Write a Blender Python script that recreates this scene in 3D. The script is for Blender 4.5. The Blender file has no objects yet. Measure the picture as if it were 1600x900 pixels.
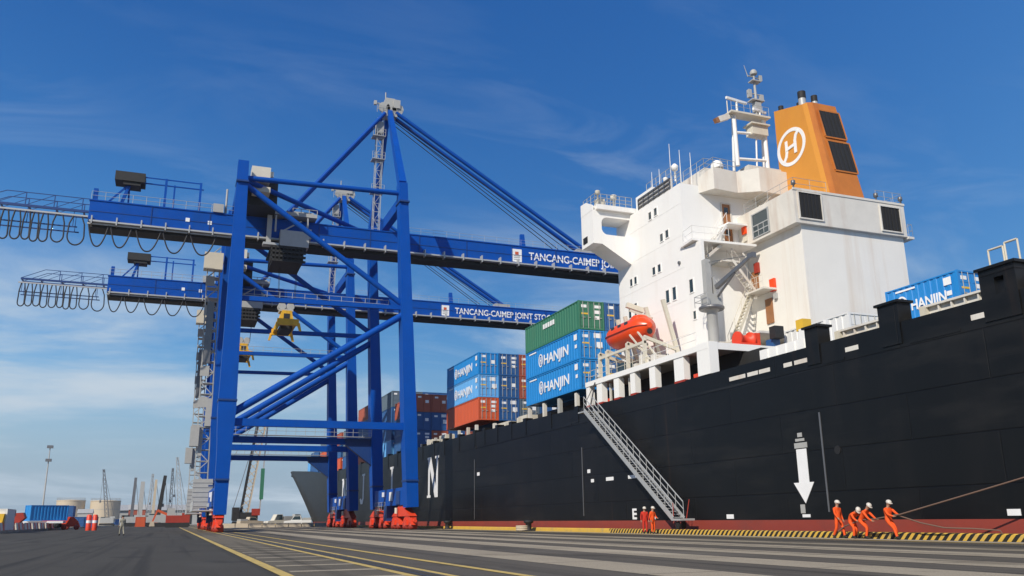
import bpy, math, random
from mathutils import Vector, Matrix
random.seed(7)
S = bpy.context.scene
COL = S.collection
R = math.radians

# ------------------------------------------------------------------ camera
PITCH, YAW, ROLL = R(15.05), R(21.3), R(-0.65)
cd = bpy.data.cameras.new('camera')
cam = bpy.data.objects.new('camera', cd)
COL.objects.link(cam)
cd.sensor_width = 36.0
cd.lens = 1340.0 / 1600.0 * 36.0
cd.clip_start = 0.1
cd.clip_end = 9000
fw = Vector((math.sin(YAW) * math.cos(PITCH), math.cos(YAW) * math.cos(PITCH), math.sin(PITCH)))
rt0 = Vector((math.cos(YAW), -math.sin(YAW), 0))
up0 = rt0.cross(fw)
rt = rt0 * math.cos(ROLL) + up0 * math.sin(ROLL)
up = -rt0 * math.sin(ROLL) + up0 * math.cos(ROLL)
cam.matrix_world = Matrix(((rt.x, up.x, -fw.x, 0), (rt.y, up.y, -fw.y, 0), (rt.z, up.z, -fw.z, 1.05), (0, 0, 0, 1)))
S.camera = cam

# ------------------------------------------------------------------ sun, sky
TO_SUN = Vector((-0.63, -0.49, 0.60)).normalized()
sl = bpy.data.lights.new('sun', 'SUN')
sl.energy = 4.7
sl.angle = R(0.5)
sl.color = (1.0, 0.925, 0.80)
so = bpy.data.objects.new('sun', sl)
COL.objects.link(so)
so.rotation_euler = TO_SUN.to_track_quat('Z', 'Y').to_euler()
so.location = (-60, -30, 80)
S.view_settings.view_transform = 'Standard'
S.view_settings.look = 'None'
S.view_settings.exposure = 0.0
S.view_settings.gamma = 1.0
S.view_settings.use_curve_mapping = False

CLX, CLY = 1.3, 0.4
W = bpy.data.worlds.new('World')
S.world = W
W.use_nodes = True
nt = W.node_tree
nt.nodes.clear()
def wn(t, **k):
    n = nt.nodes.new(t)
    for a, b in k.items():
        setattr(n, a, b)
    return n
sky = wn('ShaderNodeTexSky', sky_type='NISHITA', sun_disc=False)
sky.sun_elevation = math.asin(TO_SUN.z)
sky.sun_rotation = -math.atan2(TO_SUN.x, TO_SUN.y)
sky.altitude = 300
sky.air_density = 1.0
sky.dust_density = 0.6
sky.ozone_density = 3.0
# the photograph's sky is strongly saturated: a fixed tone curve per channel (whole sky alike)
ssp = wn('ShaderNodeSeparateColor'); nt.links.new(sky.outputs[0], ssp.inputs[0])
scm = wn('ShaderNodeCombineColor')
for i_, (a_, g_) in enumerate(((1.73, 1.75), (1.12, 1.17), (1.02, 0.76))):
    u1 = wn('ShaderNodeMath', operation='MULTIPLY'); u1.inputs[1].default_value = 0.1
    u2 = wn('ShaderNodeMath', operation='POWER'); u2.inputs[1].default_value = g_
    u3 = wn('ShaderNodeMath', operation='MULTIPLY'); u3.inputs[1].default_value = a_ * 10
    nt.links.new(ssp.outputs[i_], u1.inputs[0]); nt.links.new(u1.outputs[0], u2.inputs[0]); nt.links.new(u2.outputs[0], u3.inputs[0])
    nt.links.new(u3.outputs[0], scm.inputs[i_])
# thin cirrus: stretched noise on the view direction flattened onto a high layer
tc = wn('ShaderNodeTexCoord')
sx = wn('ShaderNodeSeparateXYZ')
nt.links.new(tc.outputs['Generated'], sx.inputs[0])
zc = wn('ShaderNodeMath', operation='MAXIMUM'); zc.inputs[1].default_value = 0.0
nt.links.new(sx.outputs[2], zc.inputs[0])
za = wn('ShaderNodeMath', operation='ADD'); za.inputs[1].default_value = 0.14
nt.links.new(zc.outputs[0], za.inputs[0])
dx = wn('ShaderNodeMath', operation='DIVIDE'); dy = wn('ShaderNodeMath', operation='DIVIDE')
nt.links.new(sx.outputs[0], dx.inputs[0]); nt.links.new(za.outputs[0], dx.inputs[1])
nt.links.new(sx.outputs[1], dy.inputs[0]); nt.links.new(za.outputs[0], dy.inputs[1])
cx = wn('ShaderNodeCombineXYZ')
nt.links.new(dx.outputs[0], cx.inputs[0]); nt.links.new(dy.outputs[0], cx.inputs[1])
mp = wn('ShaderNodeMapping')
mp.inputs['Location'].default_value = (0.91, 0.52, 0); mp.inputs['Rotation'].default_value = (0, 0, R(35))
mp.inputs['Scale'].default_value = (0.95, 2.1, 1)
nt.links.new(cx.outputs[0], mp.inputs[0])
n1 = wn('ShaderNodeTexNoise'); n1.inputs['Scale'].default_value = 1.9; n1.inputs['Detail'].default_value = 9
n1.inputs['Roughness'].default_value = 0.62; n1.inputs['Distortion'].default_value = 0.9
nt.links.new(mp.outputs[0], n1.inputs['Vector'])
n2 = wn('ShaderNodeTexNoise'); n2.inputs['Scale'].default_value = 0.8; n2.inputs['Detail'].default_value = 3
mp2 = wn('ShaderNodeMapping'); mp2.inputs['Location'].default_value = (0.4, 1.3, 0)
nt.links.new(cx.outputs[0], mp2.inputs[0]); nt.links.new(mp2.outputs[0], n2.inputs['Vector'])
r1 = wn('ShaderNodeMapRange'); r1.inputs[1].default_value = 0.48; r1.inputs[2].default_value = 0.82
r2 = wn('ShaderNodeMapRange'); r2.inputs[1].default_value = 0.40; r2.inputs[2].default_value = 0.68
nt.links.new(n1.outputs[0], r1.inputs[0]); nt.links.new(n2.outputs[0], r2.inputs[0])
mm = wn('ShaderNodeMath', operation='MULTIPLY')
nt.links.new(r1.outputs[0], mm.inputs[0]); nt.links.new(r2.outputs[0], mm.inputs[1])
# broad soft cumulus-like veils low over the horizon
n3 = wn('ShaderNodeTexNoise'); n3.inputs['Scale'].default_value = 0.55; n3.inputs['Detail'].default_value = 8; n3.inputs['Roughness'].default_value = 0.58; n3.inputs['Distortion'].default_value = 0.5
mp3 = wn('ShaderNodeMapping'); mp3.inputs['Location'].default_value = (CLX, CLY, 0); mp3.inputs['Rotation'].default_value = (0, 0, R(-22)); mp3.inputs['Scale'].default_value = (1.0, 1.5, 1)
nt.links.new(cx.outputs[0], mp3.inputs[0]); nt.links.new(mp3.outputs[0], n3.inputs['Vector'])
r3 = wn('ShaderNodeMapRange', interpolation_type='SMOOTHSTEP'); r3.inputs[1].default_value = 0.47; r3.inputs[2].default_value = 0.68
nt.links.new(n3.outputs[0], r3.inputs[0])
e3 = wn('ShaderNodeMapRange', interpolation_type='SMOOTHSTEP'); e3.inputs[1].default_value = 0.42; e3.inputs[2].default_value = 0.16
nt.links.new(sx.outputs[2], e3.inputs[0])
p3 = wn('ShaderNodeMath', operation='MULTIPLY'); nt.links.new(r3.outputs[0], p3.inputs[0]); nt.links.new(e3.outputs[0], p3.inputs[1])
hlf = wn('ShaderNodeMath', operation='MULTIPLY'); hlf.inputs[1].default_value = 0.45; nt.links.new(mm.outputs[0], hlf.inputs[0])
p4 = wn('ShaderNodeMath', operation='MAXIMUM'); nt.links.new(hlf.outputs[0], p4.inputs[0]); nt.links.new(p3.outputs[0], p4.inputs[1])
mm = p4
m3 = wn('ShaderNodeMath', operation='MULTIPLY'); m3.inputs[1].default_value = 1.0
nt.links.new(mm.outputs[0], m3.inputs[0])
cm = wn('ShaderNodeMix', data_type='RGBA')
cm.inputs[7].default_value = (5.4, 6.4, 7.4, 1)
nt.links.new(m3.outputs[0], cm.inputs[0])
# pale haze towards the horizon all round
hz = wn('ShaderNodeMapRange', interpolation_type='SMOOTHSTEP')
hz.inputs[1].default_value = 0.20; hz.inputs[2].default_value = 0.02; hz.inputs[3].default_value = 0.0; hz.inputs[4].default_value = 0.9
nt.links.new(sx.outputs[2], hz.inputs[0])
hm0 = wn('ShaderNodeMix', data_type='RGBA'); hm0.inputs[7].default_value = (3.05, 4.3, 5.5, 1)
nt.links.new(hz.outputs[0], hm0.inputs[0]); nt.links.new(scm.outputs[0], hm0.inputs[6]); nt.links.new(hm0.outputs[2], cm.inputs[6])
bg = wn('ShaderNodeBackground'); bg.inputs[1].default_value = 0.10
nt.links.new(cm.outputs[2], bg.inputs[0])
wo = wn('ShaderNodeOutputWorld')
nt.links.new(bg.outputs[0], wo.inputs[0])

# ------------------------------------------------------------------ materials
def mat(name, c, rough=0.5, spec=0.5, metal=0.0, var=0.12, scale=1.5, bump=0.0, bscale=8.0,
        stain=None, stain_amt=0.0, stain_scale=(0.6, 0.6, 0.08), glass=False):
    m = bpy.data.materials.new(name)
    m.use_nodes = True
    t = m.node_tree
    p = t.nodes['Principled BSDF']
    p.inputs['Roughness'].default_value = rough
    p.inputs['Metallic'].default_value = metal
    p.inputs['Specular IOR Level'].default_value = spec
    co = t.nodes.new('ShaderNodeTexCoord')
    nz = t.nodes.new('ShaderNodeTexNoise')
    nz.inputs['Scale'].default_value = scale
    nz.inputs['Detail'].default_value = 6
    nz.inputs['Roughness'].default_value = 0.65
    t.links.new(co.outputs['Object'], nz.inputs['Vector'])
    mx = t.nodes.new('ShaderNodeMix'); mx.data_type = 'RGBA'
    mx.inputs[6].default_value = tuple(x * (1 - var) for x in c) + (1,)
    mx.inputs[7].default_value = tuple(min(1, x * (1 + var)) for x in c) + (1,)
    t.links.new(nz.outputs[0], mx.inputs[0])
    out = mx.outputs[2]
    if stain:
        mpn = t.nodes.new('ShaderNodeMapping'); mpn.inputs['Scale'].default_value = stain_scale
        t.links.new(co.outputs['Object'], mpn.inputs[0])
        s = t.nodes.new('ShaderNodeTexNoise'); s.inputs['Scale'].default_value = 1.0; s.inputs['Detail'].default_value = 7
        s.inputs['Roughness'].default_value = 0.7
        t.links.new(mpn.outputs[0], s.inputs['Vector'])
        rr = t.nodes.new('ShaderNodeMapRange'); rr.inputs[1].default_value = 0.5; rr.inputs[2].default_value = 0.8
        rr.inputs[4].default_value = stain_amt
        t.links.new(s.outputs[0], rr.inputs[0])
        m2 = t.nodes.new('ShaderNodeMix'); m2.data_type = 'RGBA'
        m2.inputs[7].default_value = tuple(stain) + (1,)
        t.links.new(rr.outputs[0], m2.inputs[0]); t.links.new(out, m2.inputs[6])
        out = m2.outputs[2]
    t.links.new(out, p.inputs['Base Color'])
    if bump:
        bn = t.nodes.new('ShaderNodeTexNoise'); bn.inputs['Scale'].default_value = bscale; bn.inputs['Detail'].default_value = 8
        t.links.new(co.outputs['Object'], bn.inputs['Vector'])
        b = t.nodes.new('ShaderNodeBump'); b.inputs['Strength'].default_value = bump; b.inputs['Distance'].default_value = 0.05
        t.links.new(bn.outputs[0], b.inputs['Height']); t.links.new(b.outputs[0], p.inputs['Normal'])
    return m

RUST = (0.20, 0.075, 0.03)
M = {}
M['blue'] = mat('crane_blue_paint', (0.0015, 0.068, 0.36), 0.5, 0.14, var=0.16, scale=0.5, stain=(0.012, 0.06, 0.19), stain_amt=0.5)
M['blue_dark'] = mat('dark_blue_paint', (0.006, 0.04, 0.17), 0.5)
M['red'] = mat('red_bogie_paint', (0.72, 0.055, 0.016), 0.5, var=0.15, stain=(0.25, 0.04, 0.02), stain_amt=0.25)
M['redbrown'] = mat('worn_red_paint', (0.33, 0.03, 0.015), 0.6, var=0.25)
M['galv'] = mat('galvanised_steel', (0.42, 0.43, 0.43), 0.5, metal=0.25, var=0.15)
M['grey'] = mat('grey_paint', (0.38, 0.38, 0.365), 0.55, var=0.15)
M['cream'] = mat('cream_paint', (0.62, 0.58, 0.48), 0.5, var=0.1, stain=RUST, stain_amt=0.25)
M['dark'] = mat('dark_machinery_and_shade', (0.018, 0.018, 0.018), 0.7, var=0.4)  # machinery colour, also laid on walls as painted-in shade
M['black'] = mat('black_rubber', (0.012, 0.012, 0.013), 0.7)
M['white'] = mat('ship_white_paint', (0.84, 0.83, 0.80), 0.45, 0.4, var=0.04, scale=0.7, stain=(0.5, 0.36, 0.24), stain_amt=0.2, bump=0.05, bscale=1.2)
M['white2'] = mat('weathered_white_paint', (0.66, 0.63, 0.57), 0.5, 0.4, var=0.14, scale=0.9, stain=(0.36, 0.19, 0.09), stain_amt=0.6)
M['white3'] = mat('casing_white_paint', (0.76, 0.735, 0.68), 0.5, 0.35, var=0.06, scale=0.6, stain=(0.5, 0.34, 0.2), stain_amt=0.5, stain_scale=(0.55, 0.55, 0.028), bump=0.05, bscale=1.2)
M['mark'] = mat('white_marking_paint', (0.80, 0.80, 0.80), 0.5, var=0.08)
M['glass'] = mat('dark_window_glass', (0.03, 0.05, 0.06), 0.12, 0.6)
M['brown'] = mat('varnished_door', (0.30, 0.13, 0.05), 0.5, var=0.3)
M['orange'] = mat('funnel_orange_paint', (0.62, 0.265, 0.04), 0.5, 0.3, var=0.08, scale=0.8, stain=(0.5, 0.14, 0.03), stain_amt=0.45)
M['orange_rust'] = mat('rusty_orange_paint', (0.50, 0.165, 0.03), 0.6, 0.3, var=0.2, scale=1.4, stain=(0.33, 0.07, 0.02), stain_amt=0.7, stain_scale=(0.9, 0.9, 0.15))
M['boat'] = mat('lifeboat_orange_gelcoat', (0.80, 0.068, 0.008), 0.3, 0.5, var=0.1)
M['coverall'] = mat('orange_coverall', (0.78, 0.10, 0.02), 0.8, 0.2, var=0.2, scale=9)
M['coverall2'] = mat('dark_red_coverall', (0.50, 0.035, 0.02), 0.8, 0.2, var=0.2, scale=9)
M['khaki'] = mat('khaki_cloth', (0.30, 0.28, 0.22), 0.85, 0.2)
M['skin'] = mat('skin', (0.36, 0.19, 0.12), 0.55)
M['helmet'] = mat('white_helmet', (0.6, 0.56, 0.5), 0.35)
M['hair'] = mat('hair', (0.015, 0.012, 0.01), 0.7)
M['yellow'] = mat('safety_yellow_paint', (0.72, 0.44, 0.03), 0.5, var=0.15)
M['spreader'] = mat('spreader_yellow', (0.72, 0.40, 0.02), 0.5, var=0.2, stain=(0.1, 0.05, 0.02), stain_amt=0.5)
M['rope'] = mat('mooring_rope', (0.17, 0.11, 0.085), 0.9, 0.1, var=0.25, scale=20)
M['cable'] = mat('cable_black', (0.02, 0.02, 0.025), 0.6)
M['steel'] = mat('dull_steel', (0.20, 0.20, 0.205), 0.45, metal=0.6)
M['cgreen'] = mat('container_green', (0.035, 0.17, 0.10), 0.5, var=0.1, stain=RUST, stain_amt=0.12)
M['cblue'] = mat('container_bright_blue', (0.012, 0.22, 0.58), 0.42, var=0.06, stain=(0.05, 0.12, 0.25), stain_amt=0.12)
M['clight'] = mat('container_light_blue', (0.12, 0.38, 0.74), 0.45, var=0.06)
M['cnavy'] = mat('container_deep_blue', (0.02, 0.095, 0.27), 0.5, var=0.12, stain=RUST, stain_amt=0.15)
M['cgrey'] = mat('container_slate', (0.10, 0.14, 0.18), 0.5, var=0.15)
M['cred'] = mat('container_orange_red', (0.56, 0.095, 0.03), 0.5, var=0.08, stain=(0.3, 0.06, 0.02), stain_amt=0.2)
M['cbrown'] = mat('container_rust_brown', (0.36, 0.085, 0.045), 0.55, var=0.15)
M['cwhite'] = mat('container_white', (0.74, 0.74, 0.72), 0.45, var=0.05)
M['tan'] = mat('tan_cladding', (0.50, 0.42, 0.31), 0.7, var=0.08)
M['rail'] = mat('worn_rail_steel', (0.10, 0.09, 0.08), 0.45, metal=0.5)

def hull_mat():
    m = mat('hull_black_paint', (0.0062, 0.0066, 0.0070), 0.42, 0.22, var=0.22, scale=0.25, bump=0.04, bscale=0.35,
            stain=(0.018, 0.016, 0.015), stain_amt=0.6, stain_scale=(0.35, 0.35, 0.05))
    t = m.node_tree; p = t.nodes['Principled BSDF']
    co = t.nodes.new('ShaderNodeTexCoord'); mp_ = t.nodes.new('ShaderNodeMapping')
    mp_.inputs['Rotation'].default_value = (0, R(90), R(90))
    t.links.new(co.outputs['Object'], mp_.inputs[0])
    # plating: long strakes with butt joints, fine weld relief
    sp = t.nodes.new('ShaderNodeSeparateXYZ'); t.links.new(co.outputs['Object'], sp.inputs[0])
    cb = t.nodes.new('ShaderNodeCombineXYZ')
    t.links.new(sp.outputs[1], cb.inputs[0]); t.links.new(sp.outputs[2], cb.inputs[1])
    br = t.nodes.new('ShaderNodeTexBrick')
    br.inputs['Scale'].default_value = 1.0
    br.inputs['Brick Width'].default_value = 9.0
    br.inputs['Row Height'].default_value = 2.1
    br.inputs['Mortar Size'].default_value = 0.035
    br.inputs['Mortar Smooth'].default_value = 0.6
    br.inputs['Color1'].default_value = (1, 1, 1, 1); br.inputs['Color2'].default_value = (0.7, 0.7, 0.7, 1)
    br.inputs['Mortar'].default_value = (0, 0, 0, 1)
    t.links.new(cb.outputs[0], br.inputs['Vector'])
    old = [l.from_node for l in t.links if l.to_node == p and l.to_socket.name == 'Normal'][0]
    b = t.nodes.new('ShaderNodeBump'); b.inputs['Strength'].default_value = 0.6; b.inputs['Distance'].default_value = 0.03
    t.links.new(br.outputs[0], b.inputs['Height'])
    t.links.new(old.outputs[0], b.inputs['Normal'])
    t.links.new(b.outputs[0], p.inputs['Normal'])
    src = [l.from_socket for l in t.links if l.to_node == p and l.to_socket.name == 'Base Color'][0]
    def lay(sc_, lo, hi, col_, amt_, vec=None, rot=0):
        nonlocal src
        mq = t.nodes.new('ShaderNodeMapping'); mq.inputs['Scale'].default_value = sc_; mq.inputs['Rotation'].default_value = (rot, 0, 0)
        t.links.new(co.outputs['Object'], mq.inputs[0])
        nq = t.nodes.new('ShaderNodeTexNoise'); nq.inputs['Scale'].default_value = 1; nq.inputs['Detail'].default_value = 7; nq.inputs['Roughness'].default_value = .68
        t.links.new(mq.outputs[0], nq.inputs['Vector'])
        rq = t.nodes.new('ShaderNodeMapRange'); rq.inputs[1].default_value = lo; rq.inputs[2].default_value = hi; rq.inputs[4].default_value = amt_
        t.links.new(nq.outputs[0], rq.inputs[0])
        xq = t.nodes.new('ShaderNodeMix'); xq.data_type = 'RGBA'; xq.inputs[7].default_value = tuple(col_) + (1,)
        t.links.new(rq.outputs[0], xq.inputs[0]); t.links.new(src, xq.inputs[6]); src = xq.outputs[2]
    lay((1, .10, .55), .52, .75, (.020, .019, .018), .9)            # broad chalky fading
    lay((1, 1.3, .07), .60, .78, (.045, .026, .016), .7)            # rust runs
    lay((1, .05, 2.6), .62, .74, (.030, .031, .033), .8)            # fender scuffs along the side
    md = t.nodes.new('ShaderNodeMix'); md.data_type = 'RGBA'; md.blend_type = 'MULTIPLY'; md.inputs[0].default_value = .55
    t.links.new(src, md.inputs[6]); t.links.new(br.outputs[0], md.inputs[7]); t.links.new(md.outputs[2], p.inputs['Base Color'])
    return m
M['hull'] = hull_mat()
M['boot'] = mat('antifouling_red', (0.27, 0.045, 0.028), 0.6, var=0.2, scale=0.5, stain=(0.10, 0.05, 0.04), stain_amt=0.5, stain_scale=(0.3, 0.3, 0.6))

def asphalt_mat(name, c, amt=0.25, sc=0.12, joint=0):
    m = mat(name, c, 0.85, 0.25, var=amt, scale=sc, bump=0.35, bscale=14,
            stain=tuple(x * 0.45 for x in c), stain_amt=0.7, stain_scale=(0.09, 0.03, 1))
    t = m.node_tree; p = t.nodes['Principled BSDF']
    co = t.nodes.new('ShaderNodeTexCoord')
    g = t.nodes.new('ShaderNodeTexNoise'); g.inputs['Scale'].default_value = 45; g.inputs['Detail'].default_value = 4
    t.links.new(co.outputs['Object'], g.inputs['Vector'])
    src = [l.from_socket for l in t.links if l.to_node == p and l.to_socket.name == 'Base Color'][0]
    rr = t.nodes.new('ShaderNodeMapRange'); rr.inputs[1].default_value = 0.3; rr.inputs[2].default_value = 0.7
    rr.inputs[3].default_value = 0.72; rr.inputs[4].default_value = 1.28
    t.links.new(g.outputs[0], rr.inputs[0])
    mx = t.nodes.new('ShaderNodeMix'); mx.data_type = 'RGBA'; mx.blend_type = 'MULTIPLY'; mx.inputs[0].default_value = 1
    t.links.new(src, mx.inputs[6]); t.links.new(rr.outputs[0], mx.inputs[7])
    # patches, tyre marks along the quay, oil spots
    def layer(src_, scale_, lo, hi, col_, amt_, nsc):
        mq = t.nodes.new('ShaderNodeMapping'); mq.inputs['Scale'].default_value = scale_
        t.links.new(co.outputs['Object'], mq.inputs[0])
        nq = t.nodes.new('ShaderNodeTexNoise'); nq.inputs['Scale'].default_value = nsc; nq.inputs['Detail'].default_value = 5
        t.links.new(mq.outputs[0], nq.inputs['Vector'])
        rq = t.nodes.new('ShaderNodeMapRange'); rq.inputs[1].default_value = lo; rq.inputs[2].default_value = hi; rq.inputs[4].default_value = amt_
        t.links.new(nq.outputs[0], rq.inputs[0])
        xq = t.nodes.new('ShaderNodeMix'); xq.data_type = 'RGBA'; xq.inputs[7].default_value = tuple(col_) + (1,)
        t.links.new(rq.outputs[0], xq.inputs[0]); t.links.new(src_, xq.inputs[6])
        return xq.outputs[2]
    o_ = layer(mx.outputs[2], (1.6, 0.02, 1), .52, .68, [x * .38 for x in c], .75, 1.0)
    o_ = layer(o_, (.5, .22, 1), .60, .66, [x * .5 for x in c], .6, 1.0)
    o_ = layer(o_, (.16, .06, 1), .56, .72, [min(1, x * 1.7 + .02) for x in c], .5, 1.0)
    if joint:
        sj = t.nodes.new('ShaderNodeSeparateXYZ'); t.links.new(co.outputs['Object'], sj.inputs[0])
        aj = t.nodes.new('ShaderNodeMath'); aj.operation = 'ADD'; aj.inputs[1].default_value = 1000
        t.links.new(sj.outputs[1], aj.inputs[0])
        mj = t.nodes.new('ShaderNodeMath'); mj.operation = 'MODULO'; mj.inputs[1].default_value = joint
        t.links.new(aj.outputs[0], mj.inputs[0])
        lj = t.nodes.new('ShaderNodeMath'); lj.operation = 'LESS_THAN'; lj.inputs[1].default_value = .07
        t.links.new(mj.outputs[0], lj.inputs[0])
        xj = t.nodes.new('ShaderNodeMix'); xj.data_type = 'RGBA'; xj.inputs[7].default_value = tuple(x * .25 for x in c) + (1,)
        t.links.new(lj.outputs[0], xj.inputs[0]); t.links.new(o_, xj.inputs[6]); o_ = xj.outputs[2]
    t.links.new(o_, p.inputs['Base Color'])
    return m
M['asphalt'] = asphalt_mat('asphalt', (0.066, 0.060, 0.048))
M['apron'] = asphalt_mat('apron_asphalt', (0.105, 0.092, 0.072))
M['concrete'] = asphalt_mat('concrete_lane', (0.34, 0.29, 0.21), 0.14, 0.3, 5.0)
M['track'] = asphalt_mat('track_infill', (0.125, 0.108, 0.078), 0.2)
M['pale'] = asphalt_mat('pale_concrete', (0.42, 0.36, 0.27), 0.1)
M['linepaint'] = mat('yellow_line_paint', (0.56, 0.40, 0.11), 0.7, var=0.22, scale=1.2, stain=(0.12, 0.11, 0.09), stain_amt=0.8, stain_scale=(2.0, 0.7, 1))

def kerb_mat():
    m = mat('kerb_yellow_black', (0.68, 0.42, 0.06), 0.6, var=0.15, stain=(0.3, 0.25, 0.17), stain_amt=0.8, stain_scale=(2, 1.2, 2))
    t = m.node_tree; p = t.nodes['Principled BSDF']
    co = t.nodes.new('ShaderNodeTexCoord')
    sp = t.nodes.new('ShaderNodeSeparateXYZ'); t.links.new(co.outputs['Object'], sp.inputs[0])
    a = t.nodes.new('ShaderNodeMath'); a.operation = 'ADD'
    t.links.new(sp.outputs[1], a.inputs[0]); t.links.new(sp.outputs[2], a.inputs[1])
    a2 = t.nodes.new('ShaderNodeMath'); a2.operation = 'ADD'
    t.links.new(a.outputs[0], a2.inputs[0]); t.links.new(sp.outputs[0], a2.inputs[1])
    f = t.nodes.new('ShaderNodeMath'); f.operation = 'MODULO'; f.inputs[1].default_value = 0.40
    d = t.nodes.new('ShaderNodeMath'); d.operation = 'ADD'; d.inputs[1].default_value = 1000
    t.links.new(a2.outputs[0], d.inputs[0]); t.links.new(d.outputs[0], f.inputs[0])
    g = t.nodes.new('ShaderNodeMath'); g.operation = 'GREATER_THAN'; g.inputs[1].default_value = 0.19
    t.links.new(f.outputs[0], g.inputs[0])
    # stripes stop beyond the gangway, plain yellow further on
    l = t.nodes.new('ShaderNodeMath'); l.operation = 'LESS_THAN'; l.inputs[1].default_value = 57.0
    t.links.new(sp.outputs[1], l.inputs[0])
    mu = t.nodes.new('ShaderNodeMath'); mu.operation = 'MULTIPLY'
    t.links.new(g.outputs[0], mu.inputs[0]); t.links.new(l.outputs[0], mu.inputs[1])
    src = [k.from_socket for k in t.links if k.to_node == p and k.to_socket.name == 'Base Color'][0]
    mx = t.nodes.new('ShaderNodeMix'); mx.data_type = 'RGBA'; mx.inputs[7].default_value = (0.02, 0.018, 0.015, 1)
    t.links.new(mu.outputs[0], mx.inputs[0]); t.links.new(src, mx.inputs[6])
    t.links.new(mx.outputs[2], p.inputs['Base Color'])
    return m
M['kerb'] = kerb_mat()
def water_mat():
    m = mat('sea_water', (0.03, 0.06, 0.06), 0.12, 0.5, var=0.2, scale=0.02, bump=0.5, bscale=0.8)
    return m
M['water'] = water_mat()

# ------------------------------------------------------------------ mesh helpers
ORG = {}
class MB:
    def __init__(s):
        s.V = []; s.F = []; s.S = []; s.C = []
    def add(s, vs, fs, smooth=False):
        b = len(s.V); f0 = len(s.F)
        s.V += [tuple(v) for v in vs]
        s.F += [tuple(b + i for i in f) for f in fs]
        s.S += [smooth] * len(fs)
        s.C.append((b, len(s.V), f0, len(s.F)))
        return s
    def box(s, x0, x1, y0, y1, z0, z1):
        v = [(x, y, z) for z in (z0, z1) for y in (y0, y1) for x in (x0, x1)]
        return s.add(v, [(0, 2, 3, 1), (4, 5, 7, 6), (0, 1, 5, 4), (2, 6, 7, 3), (0, 4, 6, 2), (1, 3, 7, 5)])
    def beam(s, a, b, w, h=None, w2=None, h2=None, up=(0, 0, 1)):
        a = Vector(a); b = Vector(b); d = (b - a).normalized(); u = Vector(up)
        if abs(d.dot(u)) > 0.98: u = Vector((0, 1, 0))
        sd = d.cross(u).normalized(); u = sd.cross(d)
        h = w if h is None else h; w2 = w if w2 is None else w2; h2 = h if h2 is None else h2
        v = []
        for p, ww, hh in ((a, w, h), (b, w2, h2)):
            for i, j in ((-1, -1), (1, -1), (1, 1), (-1, 1)):
                v.append(p + sd * (i * ww / 2) + u * (j * hh / 2))
        return s.add(v, [(0, 1, 2, 3), (7, 6, 5, 4), (0, 4, 5, 1), (1, 5, 6, 2), (2, 6, 7, 3), (3, 7, 4, 0)])
    def tube(s, a, b, r, n=8, r2=None, caps=True):
        return s.path([a, b], r, n, r2, caps)
    def path(s, pts, r, n=6, r2=None, caps=True):
        pts = [Vector(p) for p in pts]; m = len(pts)
        v = []; pu = None
        for i, p in enumerate(pts):
            d = (pts[min(i + 1, m - 1)] - pts[max(i - 1, 0)]).normalized()
            if pu is None:
                pu = Vector((0, 0, 1)) if abs(d.z) < 0.9 else Vector((1, 0, 0))
            sd = d.cross(pu).normalized(); pu = sd.cross(d)
            rr = r if r2 is None else r + (r2 - r) * i / (m - 1)
            for k in range(n):
                t = 2 * math.pi * k / n
                v.append(p + sd * (math.cos(t) * rr) + pu * (math.sin(t) * rr))
        f = []
        for i in range(m - 1):
            for k in range(n):
                q = (k + 1) % n
                f.append((i * n + k, i * n + q, (i + 1) * n + q, (i + 1) * n + k))
        s.add(v, f, True)
        if caps:
            s.add(v[:n], [tuple(range(n - 1, -1, -1))]); s.add(v[-n:], [tuple(range(n))])
        return s
    def prism(s, pts, ext):
        ext = Vector(ext); pts = [Vector(p) for p in pts]; n = len(pts)
        v = pts + [p + ext for p in pts]
        f = [tuple(range(n)), tuple(range(2 * n - 1, n - 1, -1))]
        f += [(i, i + n, (i + 1) % n + n, (i + 1) % n) for i in range(n)]
        return s.add(v, f)
    def lathe(s, c, prof, n=16, axis='z'):
        v = []; c = Vector(c)
        for r, h in prof:
            for k in range(n):
                t = 2 * math.pi * k / n
                o = (math.cos(t) * r, math.sin(t) * r, h)
                if axis == 'y': o = (o[0], o[2], o[1])
                if axis == 'x': o = (o[2], o[0], o[1])
                v.append(c + Vector(o))
        f = []
        for i in range(len(prof) - 1):
            for k in range(n):
                q = (k + 1) % n
                f.append((i * n + k, i * n + q, (i + 1) * n + q, (i + 1) * n + k))
        s.add(v, f, True)
        s.add(v[:n], [tuple(range(n - 1, -1, -1))]); s.add(v[-n:], [tuple(range(n))])
        return s
    def rails(s, pts, h=1.0, r=0.025, post=1.5, mids=1):
        pts = [Vector(p) for p in pts]
        for a, b in zip(pts, pts[1:]):
            for k in range(mids + 1):
                z = Vector((0, 0, h * (k + 1) / (mids + 1)))
                s.tube(a + z, b + z, r, 4, caps=False)
            L = (b - a).length; n = max(1, int(L / post))
            for i in range(n + 1):
                p = a + (b - a) * (i / n)
                s.tube(p, p + Vector((0, 0, h)), r, 4, caps=False)
        return s
    def mesh(s, name, material, org=(0, 0, 0)):
        me = bpy.data.meshes.new(name)
        me.from_pydata([(v[0] - org[0], v[1] - org[1], v[2] - org[2]) for v in s.V], [], s.F)
        me.polygons.foreach_set('use_smooth', s.S)
        mats = material if isinstance(material, (list, tuple)) else [material]
        for m_ in mats: me.materials.append(m_)
        me.update()
        return me
    def build(s, name, material, parent=None, label=None, kind=None):
        org = ORG.get(parent.name, (0, 0, 0)) if parent else (0, 0, 0)
        me = s.mesh(name, material, org)
        o = bpy.data.objects.new(name, me)
        COL.objects.link(o)
        if parent:
            o.parent = parent
        ORG[o.name] = org
        if label: o['label'] = label
        if kind: o['kind'] = kind
        return o

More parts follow.
